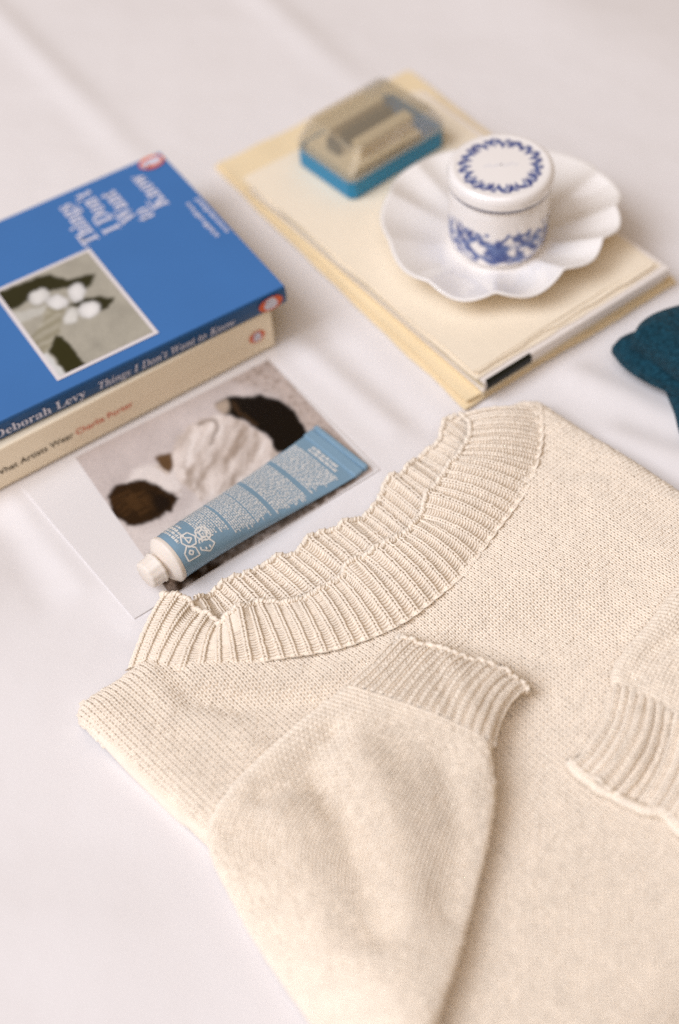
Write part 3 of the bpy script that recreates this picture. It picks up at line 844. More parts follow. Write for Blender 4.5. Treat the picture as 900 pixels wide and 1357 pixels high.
ins('slide_bar', M['insert'], 0.016, 0.010, 0.0141, 0.038, 0.0075, 0.0085)
ins('latch', M['dark_metal'], 0.0085, 0.0205, 0.0141, 0.0032, 0.0095, 0.0070)
ins('divider', M['insert'], 0.013, 0.032, 0.0141, 0.040, 0.0045, 0.0085)

# ------------------------------------------------------------------ saucer and jar
SC = P(659, 315, FZ); SC[2] = FZ
saucer = thing('scalloped_saucer', 'white glazed saucer with scalloped fluted rim under the porcelain jar', 'saucer', SC)
NP = 11


def saucer_pt(r, th, low=0.0):
    ph = th * NP / (2 * np.pi)
    ph = ph + 0.16 * np.sin(th * 2 + 1.0) + 0.12 * np.sin(th * 3 + 0.3); fr = 0.55 * np.sqrt(np.sin(np.pi * ph)**2 + 0.004) + 0.45 * (0.5 - 0.5 * np.cos(2 * np.pi * ph)); fr = 0.5 + (fr - 0.5) * (0.85 + 0.35 * np.sin(th * 1.0 + 2.2) + 0.2 * np.sin(3 * th))                       # lobes, sharp creases between
    big = 1 + 0.045 * np.sin(th * 2 + 0.6) + 0.03 * np.sin(3 * th + 1.1)
    Rm = 0.0590 * big * (1 + 0.060 * (np.clip(fr, 0, 1.2)**0.7 - 0.6) * np.clip((r - 0.45) / 0.55, 0, 1))
    k = np.clip((r - 0.34) / 0.66, 0, 1)
    z = 0.0022 + 0.0005 * r + 0.0135 * k**1.25 + 0.0024 * (0.5 - fr) * np.clip((r - 0.4) / 0.4, 0, 1) * 1.2
    z = z + 0.0016 * np.sin(th * 2 + 2.0) * k
    rr = r * Rm
    return SC * [1, 1, 0] + np.stack([np.cos(th) * rr, np.sin(th) * rr, FZ + z - low], -1)


nr, nth = 46, 390
r_, th_ = np.meshgrid(np.linspace(0.001, 1, nr), np.linspace(0, 2 * np.pi, nth, endpoint=False), indexing='ij')
Vtop = np.transpose(saucer_pt(r_, th_), (1, 0, 2)); rb = np.linspace(0.995, 0.001, nr)
r2, th2 = np.meshgrid(rb, np.linspace(0, 2 * np.pi, nth, endpoint=False), indexing='ij')
rim = saucer_pt(np.full(nth, 1.012), th_[0], 0.0008)[:, None]
Vb = np.transpose(saucer_pt(r2, th2, 0.0018), (1, 0, 2))
Vs = np.concatenate([Vtop, rim, Vb], 1)
link('dish', mesh_np('dish', Vs, grid_faces(nth, Vs.shape[1], True)), M['ceramic'], saucer)


def lathe(name, prof, mat, parent, c, n=96, paint=None):
    prof = np.asarray(prof, float); th = np.linspace(0, 2 * np.pi, n, endpoint=False)
    V = np.stack([c[0] + np.cos(th)[:, None] * prof[None, :, 0], c[1] + np.sin(th)[:, None] * prof[None, :, 0], c[2] + np.broadcast_to(prof[None, :, 1], (n, len(prof)))], -1)
    col = None
    if paint: col = paint(np.broadcast_to(th[:, None], V.shape[:2]), np.broadcast_to(prof[None, :, 0], V.shape[:2]), np.broadcast_to(prof[None, :, 1], V.shape[:2])).reshape(-1, 3)
    return link(name, mesh_np(name, V, grid_faces(n, len(prof), True), colors=col), mat, parent)


def dense(prof, step=0.0006):
    prof = np.asarray(prof, float); out = [prof[0]]
    for a, b in zip(prof[:-1], prof[1:]):
        n = max(1, int(np.linalg.norm(b - a) / step))
        for k in range(1, n + 1): out.append(a + (b - a) * k / n)
    return np.array(out)


JC = np.array([*P(659, 320, FZ + 0.003)[:2], FZ + 0.0034])
JR = 0.0252
jar = thing('porcelain_jar', 'white lidded porcelain jar with blue floral painting on the scalloped saucer', 'jar', JC)
camang = math.atan2(-JC[1], -JC[0])
WHITE = np.array(lin(249, 245, 241)[:3]); INK = np.array(lin(30, 56, 130)[:3]); PALE = np.array(lin(128, 152, 200)[:3])


def blobs(u, v, items, base):
    """items: (u, v, half length, half width, angle, dark 0..1) painted strokes"""
    img = np.ones(u.shape + (3,)) * base
    for cu_, cv_, a, b, an, k in items:
        dx, dy = u - cu_, v - cv_; ca, sa = math.cos(an), math.sin(an)
        x, y = dx * ca + dy * sa, -dx * sa + dy * ca
        d = np.sqrt((x / a)**2 + ((y - 0.25 * x * x / a) / b)**2) - 1
        mk = sstep(d, 0.35)[..., None] * min(1, 0.35 + k)
        img = img * (1 - mk) + (PALE * (1 - k) + INK * k) * mk
    return img


Rj = random.Random(5); body_items = []
for s in range(-8, 9):                       # sprays of leaves with a flower every few steps
    cu_ = s * 0.0105
    if s % 2 == 0:
        for k in range(6):
            an = k * math.pi / 3 + 0.3; body_items.append((cu_ + 0.0021 * math.cos(an), 0.0095 + 0.0021 * math.sin(an), 0.0019, 0.0012, an, Rj.uniform(0.55, 1)))
        body_items.append((cu_, 0.0095, 0.0012, 0.0012, 0, 0.3))
        body_items.append((cu_ + 0.001, 0.0055, 0.0042, 0.0007, 0.1, 0.9))
    else:
        body_items += [(cu_ - 0.0025, 0.012, 0.0036, 0.0008, -0.95, 0.95), (cu_ + 0.0015, 0.0085, 0.0032, 0.0009, -0.8, 0.9), (cu_ - 0.003, 0.007, 0.003, 0.0008, -1.0, 0.85), (cu_ + 0.0025, 0.0125, 0.0016, 0.0009, 0.5, 0.7)]
    for k in range(7): body_items.append((cu_ + Rj.uniform(-0.005, 0.005), Rj.uniform(0.0045, 0.0145), Rj.uniform(0.0009, 0.002), Rj.uniform(0.0006, 0.0009), Rj.uniform(0, 3), Rj.uniform(0.5, 1.0)))
    body_items.append((cu_, 0.0100, 0.005, 0.0005, Rj.uniform(-0.6, 0.6), 0.5)); body_items.append((cu_ + 0.004, 0.0070, 0.004, 0.0005, Rj.uniform(-1.2, 1.2), 0.6))


body_items = [(a, b, c * 1.2, d * 1.25, e, k) for a, b, c, d, e, k in body_items]
for s in range(-9, 10):
    cu_ = s * 0.0068 + 0.002
    body_items += [(cu_, 0.0135 + 0.0012 * math.sin(s * 2.3), 0.0026, 0.0006, 0.7 * math.cos(s * 1.7), 0.8), (cu_ + 0.003, 0.0045, 0.0024, 0.0006, 0.5 * math.sin(s), 0.8), (cu_ + 0.0015, 0.0152, 0.0008, 0.0007, 0, 0.6)]


def paint_body(th, r, z):
    u = ((th - camang + np.pi) % (2 * np.pi) - np.pi) * JR
    return blobs(u / 1.6, (z + 0.001) / 1.68, body_items, WHITE)


JH = 0.0388
link_prof = dense([(0.002, 0.0004), (0.019, 0.0), (0.0205, 0.0006), (0.0225, 0.0022), (0.0242, 0.005), (0.0250, 0.009), (JR, 0.014), (JR, 0.030), (0.0251, 0.034), (0.0247, 0.037), (0.0238, JH), (0.021, JH)])
lathe('body', link_prof, M['delft'], jar, JC, 220, paint_body)
lid_items = []
for k in range(22):
    a = 2 * math.pi * k / 22; rr = 0.0178 + Rj.uniform(-0.0012, 0.0012)
    lid_items.append((rr * math.cos(a), rr * math.sin(a), 0.0034, 0.0011, a + Rj.choice((0.5, 1.1, 2.0, 2.7)), Rj.uniform(0.75, 1)))
    lid_items.append((0.0198 * math.cos(a + 0.1), 0.0198 * math.sin(a + 0.1), 0.0018, 0.0008, a + 1.4, 0.9)); lid_items.append((0.0158 * math.cos(a + 0.2), 0.0158 * math.sin(a + 0.2), 0.0014, 0.0006, a + 0.4, 0.8))
    a2 = a + 0.14; lid_items.append((0.0178 * math.cos(a2), 0.0178 * math.sin(a2), 0.0012, 0.0009, 0, Rj.uniform(0.5, 0.9)))
    lid_items.append((0.0180 * math.cos(a2), 0.0180 * math.sin(a2), 0.0024, 0.00035, a2 + math.pi / 2, 0.2))
for k in range(9):                            # faint grey writing across the middle
    t = (k - 4) * 0.0019; lid_items.append((t, 0.0006 * math.sin(k * 2.1), 0.0012, 0.0003, 0.6 + 0.5 * (k % 2), 0.05))


def paint_lid(th, r, z):
    x, y = r * np.cos(th), r * np.sin(th)
    img = blobs(x, y, lid_items, WHITE)
    side = (z < 0.0072)
    img = np.where(side[..., None], WHITE, img)
    band = sstep(np.abs(z - 0.0013) - 0.0009, 0.0004) * (0.75 + 0.25 * (np.sin(th * 120) > 0)) * (r > 0.024)
    return img * (1 - band[..., None]) + np.array(lin(34, 44, 92)[:3]) * band[..., None]


lz = JC + [0, 0, JH + 0.0002]
lathe('lid', dense([(0.021, 0.0002), (0.0255, 0.0), (0.0260, 0.0008), (0.0264, 0.0035), (0.0263, 0.0062), (0.0257, 0.0082), (0.0243, 0.0094), (0.0226, 0.0096), (0.0218, 0.0092), (0.019, 0.0093), (0.0005, 0.0096)], 0.0005), M['delft'], jar, lz, 260, paint_lid)

# ------------------------------------------------------------------ teal garment at the edge


def pillow(name, outline, z0, hgt, rr, mat, parent, step=0.0016, bumpy=0.0012, seed=1, fn=None):
    """soft fabric layer: puffed height field inside a closed world outline"""
    o = np.asarray(outline)[:, :2]
    cl = np.vstack([o, o[:1]]); o = crom(cl, 240)[:-1]
    lo, hi = o.min(0), o.max(0)
    c = o.mean(0); nA, nR = 200, 34
    d = np.concatenate([[0], np.cumsum(np.linalg.norm(np.diff(np.vstack([o, o[:1]]), axis=0), axis=1))]); 
    ring = np.stack([np.interp(np.linspace(0, d[-1], nA, endpoint=False), d, np.append(o[:, k], o[0, k])) for k in range(2)], -1)
    t = 1 - (1 - np.linspace(0, 1, nR))**2.0
    XY = c + (ring[:, None] - c) * t[None, :, None]
    x, y = XY[..., 0], XY[..., 1]
    dd = np.abs(poly_sd(x, y, ring))
    k = np.clip(dd / rr, 0, 1); prof = np.sqrt(np.clip(1 - (1 - k)**2, 0, 1))
    z = z0 + hgt * (0.35 + 0.65 * prof) + (fbm(x + 9, y + 9, 90, seed, 3) - 0.5) * bumpy * prof
    if fn is not None: z = z + fn(x, y) * prof
    V = np.concatenate([np.stack([x, y, z], -1), np.stack([x[:, -1:], y[:, -1:], np.full((nA, 1), z0)], -1)], 1)
    return link(name, mesh_np(name, V, grid_faces(nA, nR + 1, True)[:, ::-1]), mat, parent)


tg = thing('folded_garment', 'dark teal woollen garment folded in rounded layers on the sheet', 'garment', P(900, 500, 0))
pp = lambda L, z: [P(x, y, z) for x, y in L]
pillow('under_layer', pp([(880, 500), (893, 540), (905, 575), (960, 640), (1060, 600), (1060, 480), (960, 440)], 0.004), 0.0, 0.007, 0.007, M['teal'], tg, seed=3)
pillow('lower_layer', pp([(811, 460), (822, 449), (845, 440), (900, 430), (990, 440), (1040, 500), (980, 560), (925, 532), (885, 512), (855, 498), (828, 480)], 0.010), 0.006, 0.010, 0.010, M['teal'], tg, seed=4)
pillow('upper_layer', pp([(838, 446), (846, 429), (865, 416), (900, 405), (970, 392), (1050, 430), (1040, 520), (950, 520), (900, 488), (870, 466)], 0.024), 0.016, 0.015, 0.012, M['teal'], tg, seed=5)

# ------------------------------------------------------------------ knitted sweater
sweater = thing('knit_sweater', 'cream ribbed-collar knit sweater with sleeves folded over its front', 'sweater', P(430, 900, 0.0))
Y = M['yarn']


class Yarn:
    """collects short yarn strands: each a half-tube swept along K stations on a surface"""
    def __init__(s): s.V, s.Q, s.n = [], [], 0

    def add(s, pos, nrm, rad, M_=5):
        pos = np.asarray(pos); nrm = norm(np.asarray(nrm)); Mn, K = pos.shape[:2]
        if Mn == 0: return
        tg = np.gradient(pos, axis=1); tg = norm(tg); side = norm(np.cross(tg, nrm)); up_ = np.cross(side, tg)
        a = np.radians(np.linspace(-25, 205, M_))
        rad = np.broadcast_to(np.asarray(rad, float), (Mn, K))
        ring = pos[:, :, None] + (side[:, :, None] * np.cos(a)[None, None, :, None] + up_[:, :, None] * np.sin(a)[None, None, :, None]) * rad[:, :, None, None]
        s.V.append(ring.reshape(-1, 3))
        k, m = np.meshgrid(np.arange(K - 1), np.arange(M_ - 1), indexing='ij'); b = (k * M_ + m).ravel()
        q = np.stack([b, b + 1, b + M_ + 1, b + M_], -1)
        Q = (np.arange(Mn) * K * M_)[:, None, None] + q[None] + s.n
        s.Q.append(Q.reshape(-1, 4)); s.n += Mn * K * M_

    def build(s, name, parent):
        return link(name, mesh_np(name, np.concatenate(s.V), np.concatenate(s.Q)), Y, parent, 'stuff')


def frame_of(S, u, v, e=1e-4):
    p = S(u, v); du = (S(u + e, v) - S(u - e, v)) / (2 * e); dv = (S(u, v + e) - S(u, v - e)) / (2 * e)
    n = norm(np.cross(du, dv)); return p, n


def knit(S, U, V, wu, hv, yarn, lift=0.0, rad=0.21, flip=1.0, spread=1.0, wmm=0.0023, jit=0.03, sign=1):
    """stocking stitch: at each (U,V) two slanted legs that form a V; wu, hv = stitch size in parameter units"""
    st = np.array([-0.42, 0.0, 0.42, 0.88]); xs = np.array([0.05, 0.21, 0.31, 0.30]) * spread; zs = np.array([-0.26, 0.16, 0.14, -0.30]); rs = np.array([0.75, 1.05, 1.0, 0.62]) * rad
    jx = rng.normal(0, jit, U.shape); jy = rng.normal(0, jit, U.shape); jr = 1 + rng.normal(0, 0.07, U.shape); jz = rng.normal(0, 0.06, U.shape)
    for sg in (-1, 1):
        uu = U[:, None] + (sg * xs[None] + jx[:, None]) * np.reshape(wu, (-1, 1)); vv = V[:, None] + flip * (st[None] + jy[:, None]) * np.reshape(hv, (-1, 1))
        p, n = frame_of(S, uu, vv); n = n * sign
        yarn.add(p + n * ((zs[None] + jz[:, None]) * wmm + lift)[..., None], n, rs[None] * wmm * jr[:, None])


SW, SH = 0.00225, 0.0019

# ---- body: front panel lying flat, its sides rolled under
BT2 = 0.0150                                  # body thickness
bd_ = np.array([math.cos(math.radians(-48)), math.sin(math.radians(-48)), 0]); bn_ = np.array([-bd_[1], bd_[0], 0])
ORG = P(101, 950, 0.007)
sR = (P(735, 550, 0.007) - ORG) @ bn_         # across to the other side
left_sh = [P(97, 946, 0.006), P(112, 932, 0.008), P(140, 912, 0.009), P(176, 889, 0.010), P(195, 870, 0.012)]
out_px = [(146, 993), (124, 974), (110, 961), (102, 949), (101, 940), (107, 930), (118, 921), (134, 911), (150, 902), (172, 888), (196, 868), (230, 840), (400, 780), (560, 650), (620, 580), (650, 545), (690, 528), (718, 529), (745, 548)]
out_w = np.array([P(x, y, 0.007)[:2] for x, y in out_px])
far_ = 0.40
outline = np.vstack([out_w, [(ORG + bn_ * sR + bd_ * far_)[:2]], [(ORG + bd_ * far_)[:2]]])


def body_z(x, y):
    d = -poly_sd(x, y, outline); r = 0.017
    k = np.clip(d / r, -0.02, 1); prof = np.sqrt(np.clip(1 - (1 - k)**2, 0, 1))
    q = proj(np.stack([x, y, np.full_like(x, BT2)], -1)); a, b = q[..., 0], q[..., 1]
    w = 0.0030 * np.exp(-(seg_d(a, b, [(190, 890), (230, 935), (330, 985)]) / 24)**2)
    w += 0.0030 * np.exp(-(seg_d(a, b, [(260, 895), (420, 900), (520, 860)]) / 20)**2) - 0.0025 * np.exp(-(seg_d(a, b, [(250, 930), (420, 935)]) / 18)**2)
    w += 0.0025 * np.exp(-(seg_d(a, b, [(640, 770), (760, 760), (860, 820)]) / 45)**2) - 0.003 * np.exp(-(seg_d(a, b, [(620, 850), (720, 830), (820, 850)]) / 30)**2)
    w += 0.003 * np.exp(-(seg_d(a, b, [(700, 640), (780, 660), (900, 760)]) / 30)**2)
    w += 0.004 * (fbm(x + 2, y + 2, 22, 41, 2) - 0.5)
    # the hem end sinks away at the lower right corner
    dr_ = np.clip((a + b * 0.9 - 2020) / 130, 0, 1); w -= 0.010 * dr_ * dr_
    return (BT2 + w) * prof


RE = 0.013                                    # radius of the rolled side
qa = RE * math.pi / 2


def body_S(u, v):
    """u: metres of cloth across from the left side, v: metres along the body axis"""
    u = np.asarray(u, float); v = np.asarray(v, float)
    tot = sR - 2 * RE + 2 * qa
    th = np.clip(u / qa, 0, 1) * math.pi / 2; th2 = np.clip((tot - u) / qa, 0, 1) * math.pi / 2
    s = np.where(u < qa, RE * (1 - np.cos(th)), np.where(u > tot - qa, sR - RE * (1 - np.cos(th2)), RE + u - qa))
    # columns bow gently towards the neck
    f_ = s / sR; bow = 0.012 * np.sin(np.pi * f_ * 1.0) * np.clip(1 - v / 0.14, -0.6, 1)
    p = ORG * [1, 1, 0] + bn_ * (s + bow * np.cos(np.pi * f_))[..., None] + bd_ * v[..., None]
    p[..., 2] = body_z(p[..., 0], p[..., 1])
    return p


body_tot = sR - 2 * RE + 2 * qa

# neck seam in photo pixels (front) with matching rim points: (rim, seam)
pairs = [((214, 799), (170, 889)), ((222, 793), (180, 884)), ((236, 791), (192, 884)), ((252, 798), (207, 888)), ((269, 810), (228, 889)), ((280, 823), (258, 886)), ((291, 836), (284, 882)),
         ((304, 820), (312, 879)), ((322, 806), (338, 877)), ((343, 798), (373, 872)), ((375, 798), (407, 867)), ((407, 789), (446, 860)), ((440, 768), (490, 846)),
         ((470, 746), (535, 825)), ((512, 728), (577, 793)), ((545, 704), (613, 761)), ((567, 668), (655, 706)), ((592, 631), (687, 664)), ((611, 613), (704, 631)), ((616, 598), (712, 603)),
         ((623, 581), (715, 586)), ((622, 561), (715, 562)), ((609, 548), (713, 540))]
zr = [0.016, 0.019, 0.020, 0.020, 0.019, 0.017, 0.016, 0.020, 0.022] + [0.0205] * 9 + [0.020, 0.0195, 0.0185, 0.017, 0.015]
zs_ = [0.006, 0.009, 0.011, 0.013] + [0.0155] * 15 + [0.0145, 0.0135, 0.012, 0.010]
rimF = np.array([P(a[0], a[1], z) for (a, b), z in zip(pairs, zr)]); seamF = np.array([P(b[0], b[1], z) for (a, b), z in zip(pairs, zs_)])
backp = [((604, 552), (640, 560)), ((592, 562), (622, 590)), ((584, 588), (618, 615)), ((558, 602), (606, 640)), ((533, 632), (590, 680)), ((511, 646), (566, 700)), ((491, 674), (545, 728)), ((456, 699), (512, 752)), ((420, 713), (478, 768)),
         ((387, 736), (444, 790)), ((346, 750), (404, 808)), ((327, 763), (380, 820)), ((292, 777), (340, 832)), ((272, 788), (306, 842)), ((256, 796), (286, 846))]
zb_ = [0.014, 0.012, 0.011, 0.011, 0.011, 0.011, 0.011, 0.011, 0.011, 0.011, 0.011, 0.011, 0.012, 0.014, 0.017]
rimB = np.array([P(a[0], a[1], z) for (a, b), z in zip(backp, zb_)]); seamB = np.array([P(a[0] + 1.6 * (b[0] - a[0]), a[1] + 1.6 * (b[1] - a[1]), 0.003) for a, b in backp])


def strip(rim, seam, bulge, sd0=0):
    mid = (rim + seam) / 2
    d = np.concatenate([[0], np.cumsum(np.linalg.norm(np.diff(mid, axis=0), axis=1))]); L = d[-1]; d = d / L

    def S(u, v):
        u, v = np.broadcast_arrays(np.asarray(u, float), np.asarray(v, float))
        a = crom_at(d, seam, u); b = crom_at(d, rim, u); vv = v[..., None]
        p = a + (b - a) * vv
        t = np.clip(v, 0, 1)
        p[..., 2] += bulge * np.sin(np.pi * t)**0.8
        # the loose rim waves and ruffles
        k = np.clip(t, 0, 1)**1.5
        w1 = fbm(u * L * 55, 0 * u + sd0, 1.0, 5 + sd0, 2) - 0.5; w2 = fbm(u * L * 150, 0 * u + sd0 + 3, 1.0, 8 + sd0, 2) - 0.5
        p = p + (b - a) * ((0.10 * w1 + 0.06 * w2) * k)[..., None]
        p[..., 2] += (0.0060 * w1 + 0.0028 * w2) * k
        return p
    return S, L, np.linalg.norm((rim - seam), axis=1).mean()


def rope(name, c, rad, parent, wide=1.1):
    """a soft roll of cloth along the points c, wound with slanting yarn"""
    K = len(c); tgv = norm(np.gradient(c, axis=0)); sd_ = norm(np.cross(tgv, Z3)); up_ = np.cross(sd_, tgv)
    R_ = np.stack([c + sd_ * math.cos(a) * rad * wide + up_ * math.sin(a) * rad for a in np.linspace(0, 2 * np.pi, 10, endpoint=False)], 0)
    base = link(name, mesh_np(name, R_, grid_faces(10, K, True)), Y, parent)
    y = Yarn(); m = int(np.linalg.norm(np.diff(c, axis=0), axis=1).sum() / 0.0013); uu = (np.arange(m) + 0.5) / m * (K - 1)
    ang = np.radians(np.linspace(-60, 240, 7)); sl = np.linspace(-0.5, 0.5, 7)
    pick = lambda A_: np.stack([np.interp(np.clip(uu[:, None] + sl[None] * (K - 1) / m * 1.2, 0, K - 1), np.arange(K), A_[:, k]) for k in range(3)], -1)
    cc, ss, uv_ = pick(c), pick(sd_), pick(up_)
    jr = 1 + rng.normal(0, 0.06, (m, 1))
    pos = cc + ss * (np.cos(ang)[None] * rad * wide * jr)[..., None] + uv_ * (np.sin(ang)[None] * rad * jr)[..., None]
    nr_ = ss * np.cos(ang)[None, :, None] + uv_ * np.sin(ang)[None, :, None]
    y.add(pos, nr_, np.array([0.7, 1, 1, 1, 1, 1, 0.7])[None] * 0.0005 * np.ones((m, 1)), 4)
    o = y.build('edge_stitches', base if parent is sweater else parent)
    return base


def ribbed(name, S, L, width, period, parent, yarn_name, ladder=True, raise_=0.0011, flip=1, sgn=1, stitch=0.0017, colw=0.0021, v0=0.0, v1=1.0, twocol=False, depth=0.0004):
    """knit ribs with a ladder of purl bars between them, over a backing cloth"""
    n = max(3, int(round(L / period))); y = Yarn(); pu = 1.0 / n
    rows = max(4, int(width / stitch))
    prof = lambda u: raise_ * (0.5 + 0.5 * np.cos(2 * np.pi * (u * n - 0.5)))

    def Sr(u, v):
        p, nn = frame_of(S, u, v); return p + nn * sgn * prof(u)[..., None]
    k = np.arange(n); j = np.arange(rows)
    K, J = np.meshgrid(k, j, indexing='ij'); K, J = K.ravel(), J.ravel()
    vv = v0 + (v1 - v0) * (J + 0.5) / rows
    hv = (v1 - v0) / rows
    wu = colw / L
    if twocol:
        for o in (-0.5, 0.5):
            knit(Sr, (K + 0.5) * pu + o * wu, vv, wu, hv, y, 0.0, 0.24, flip, 0.95, colw, 0.03, sgn)
    else:
        knit(Sr, (K + 0.5) * pu, vv, wu, hv, y, 0.0002, 0.25, flip, 1.0, colw, 0.03, sgn)
    if ladder:
        nb = max(4, int(width / (stitch * 0.92)))
        K2, J2 = np.meshgrid(np.arange(n - 1), np.arange(nb), indexing='ij'); K2, J2 = K2.ravel(), J2.ravel()
        u = (K2[:, None] + 1.0) * pu + np.linspace(-0.30, 0.30, 5)[None] * pu
        v = (v0 + (v1 - v0) * (J2[:, None] + 0.5 + rng.normal(0, 0.06, (len(J2), 1))) / nb) + np.array([0.3, 0.0, -0.15, 0.0, 0.3])[None] * hv * 0.6
        p, nn = frame_of(Sr, u, v); nn = nn * sgn
        y.add(p + nn * (np.array([-0.35, 0.25, 0.42, 0.25, -0.35]) * 0.0009)[None, :, None], nn, np.array([0.7, 1, 1, 1, 0.7])[None] * 0.00043 * (1 + rng.normal(0, 0.08, (len(J2), 1))), 4)
    # cast-off edge: a soft rolled rim wound with yarn
    ue = np.linspace(0.003, 0.997, n * 8); p, nn = frame_of(Sr, ue, np.full(ue.shape, v1)); rim_c = p - nn * sgn * 0.0010
    nu, nv = n * 6 + 1, 24
    u, v = np.meshgrid(np.linspace(0, 1, nu), np.linspace(v0, v1, nv), indexing='ij')
    p, nn = frame_of(Sr, u, v); pb = p - nn * sgn * depth
    f = grid_faces(nu, nv)
    # a second skin inside gives the cloth thickness
    pi_ = p - nn * sgn * 0.0020; N = nu * nv
    Qs = [f, f[:, ::-1] + N]
    top = np.arange(nu) * nv + nv - 1; Qs.append(np.stack([top[:-1], top[1:], top[1:] + N, top[:-1] + N], -1))
    base = link(name, mesh_np(name, np.concatenate([pb.reshape(-1, 3), pi_.reshape(-1, 3)]), np.concatenate(Qs)), Y, parent)
    y.build(yarn_name, base)
    rope('rolled_edge', rim_c, 0.0009, base)
    return base


Sf, Lf, wf = strip(rimF, seamF, 0.0032)
Sb, Lb, wb = strip(rimB, seamB, 0.0030, 7)
ribbed('collar_front', Sf, Lf, 0.040, 0.0056, sweater, 'rib_stitches', flip=-1, sgn=1)
ribbed('collar_back', Sb, Lb, 0.050, 0.0056, sweater, 'rib_stitches', flip=-1, sgn=-1)

# ---- stitches of the body
seam_line = np.array([P(b[0], b[1], 0.0145)[:2] for a, b in pairs])
# region hidden under the collar: between seam and rim
neck = np.vstack([seam_line, [P(600, 500, 0.01)[:2]], [P(200, 700, 0.01)[:2]], [P(120, 860, 0.01)[:2]]])
nu_, nv_ = int(body_tot / 0.0030), 130
uu, vv = np.meshgrid(np.linspace(0, body_tot, nu_), np.linspace(-0.10, 0.34, nv_), indexing='ij')
pb = body_S(uu, vv); insd = (poly_sd(pb[..., 0], pb[..., 1], outline) < 0.0005)
pb[..., 2] = np.where(insd, pb[..., 2] - 0.0007, 0.0008)
f = grid_faces(nu_, nv_); insd2 = insd & ~(poly_sd(pb[..., 0], pb[..., 1], neck) < -0.005); keep = (insd.ravel()[f].sum(1) >= 2) & (insd2.ravel()[f].sum(1) >= 1)
front = link('front_panel', mesh_np('front_panel', pb, f[keep]), Y, sweater)
cols = np.arange(int(body_tot / SW)); rows = np.arange(int(0.44 / SH))
Ci, Ri = np.meshgrid(cols, rows, indexing='ij'); U = (Ci.ravel() + 0.5) * SW; Vv = -0.10 + (Ri.ravel() + 0.5) * SH
p = body_S(U, Vv); q = proj(p)
ok = (poly_sd(p[:, 0], p[:, 1], outline) < -0.0003) & (q[:, 0] < 1010) & (q[:, 1] < 1440) & (q[:, 0] > -50)
ok &= ~((poly_sd(p[:, 0], p[:, 1], neck) < -0.002))
yb = Yarn(); knit(body_S, U[ok], Vv[ok], SW, SH, yb, 0.0, 0.215, -1, 1.0, SW, 0.025, -1)
print('body stitches', ok.sum(), len(ok))
yb.build('stitches', front)

# ---- back panel edge peeping out under the left side
sil = np.array([P(x, y, 0.003) for x, y in [(118, 975), (160, 1022), (200, 1062), (236, 1096), (262, 1112), (300, 1145)]])
pe = crom(sil, 60); tgv = norm(np.gradient(pe, axis=0)); sdv = np.stack([-tgv[:, 1], tgv[:, 0], 0 * tgv[:, 0]], -1)
ringv = []
for a in np.radians(np.linspace(-80, 160, 12)): ringv.append(pe + sdv * -math.cos(a) * 0.0028 + Z3 * (0.0024 + math.sin(a) * 0.0022) + sdv * 0.004)
link('back_panel', mesh_np('back_panel', np.stack(ringv, 1), grid_faces(60, 12)), Y, sweater)

# ---- sleeves
_n = 4.2
_ph = np.linspace(0, np.pi, 1200)
_c, _s = np.cos(_ph), np.sin(_ph)
_lx = -np.sign(_c) * np.abs(_c)**(2 / _n); _lz = np.abs(_s)**(2 / _n)
_al = np.concatenate([[0], np.cumsum(np.hypot(np.diff(_lx) * 3.2, np.diff(_lz)))]); _al /= _al[-1]


def sleeve_surface(prs, zl, zr_, bh, wr, ruff=(0.002, 0.0012, 3), flat=0.52, under=0.13):
    """tube of cloth lying flat: prs = (one edge, other edge) photo pixels, zl/zr_ = heights under the edges, bh = puff"""
    A = np.array([P(a[0], a[1], z + 0.004) for (a, b), z in zip(prs, zl)]); B = np.array([P(b[0], b[1], z + 0.004) for (a, b), z in zip(prs, zr_)])
    A[:, 2] = zl; B[:, 2] = zr_
    mid = (A + B) / 2; d = np.concatenate([[0], np.cumsum(np.linalg.norm(np.diff(mid[:, :2], axis=0), axis=1))]); L = d[-1]; d = d / L
    hb = np.stack([bh, bh], -1).astype(float)

    def S(u, v):
        u, v = np.broadcast_arrays(np.asarray(u, float), np.asarray(v, float))
        a = crom_at(d, A, v); b = crom_at(d, B, v); h = crom_at(d, hb, v)[..., 0]
        t = 0.5 + 0.5 * np.interp(u, _al, _lx); zz = np.interp(u, _al, _lz)
        k_ = (1 - zz)**2; t = t + np.where(t < 0.5, 0.05 * k_, -under * k_)
        p = a + (b - a) * t[..., None]
        q = proj(p + Z3 * h[..., None])
        e_ = np.exp(-np.clip(v, 0, 1) * L / 0.010); w1 = fbm(u * 5.5, 0 * u + ruff[2], 1.0, ruff[2], 2) - 0.5; w2 = fbm(u * 16, 0 * u + ruff[2], 1.0, ruff[2] + 4, 2) - 0.5
        nd = norm(crom_at(d, mid, 0.0 * v + 0.0) - crom_at(d, mid, 0.0 * v + 0.05)) * [1, 1, 0]
        p = p + nd * (e_ * (2 * ruff[0] * w1 + ruff[1] * w2))[..., None]; p[..., 2] += e_ * 0.004 * w2 * zz
        ts = np.clip(t / 0.8, 0, 1); h = h * (flat + (1 - flat) * ts * ts * (3 - 2 * ts))
        p[..., 2] += h * zz + wr(q[..., 0], q[..., 1], p[..., 0], p[..., 1]) * zz
        return p
    return S, L, d, A, B


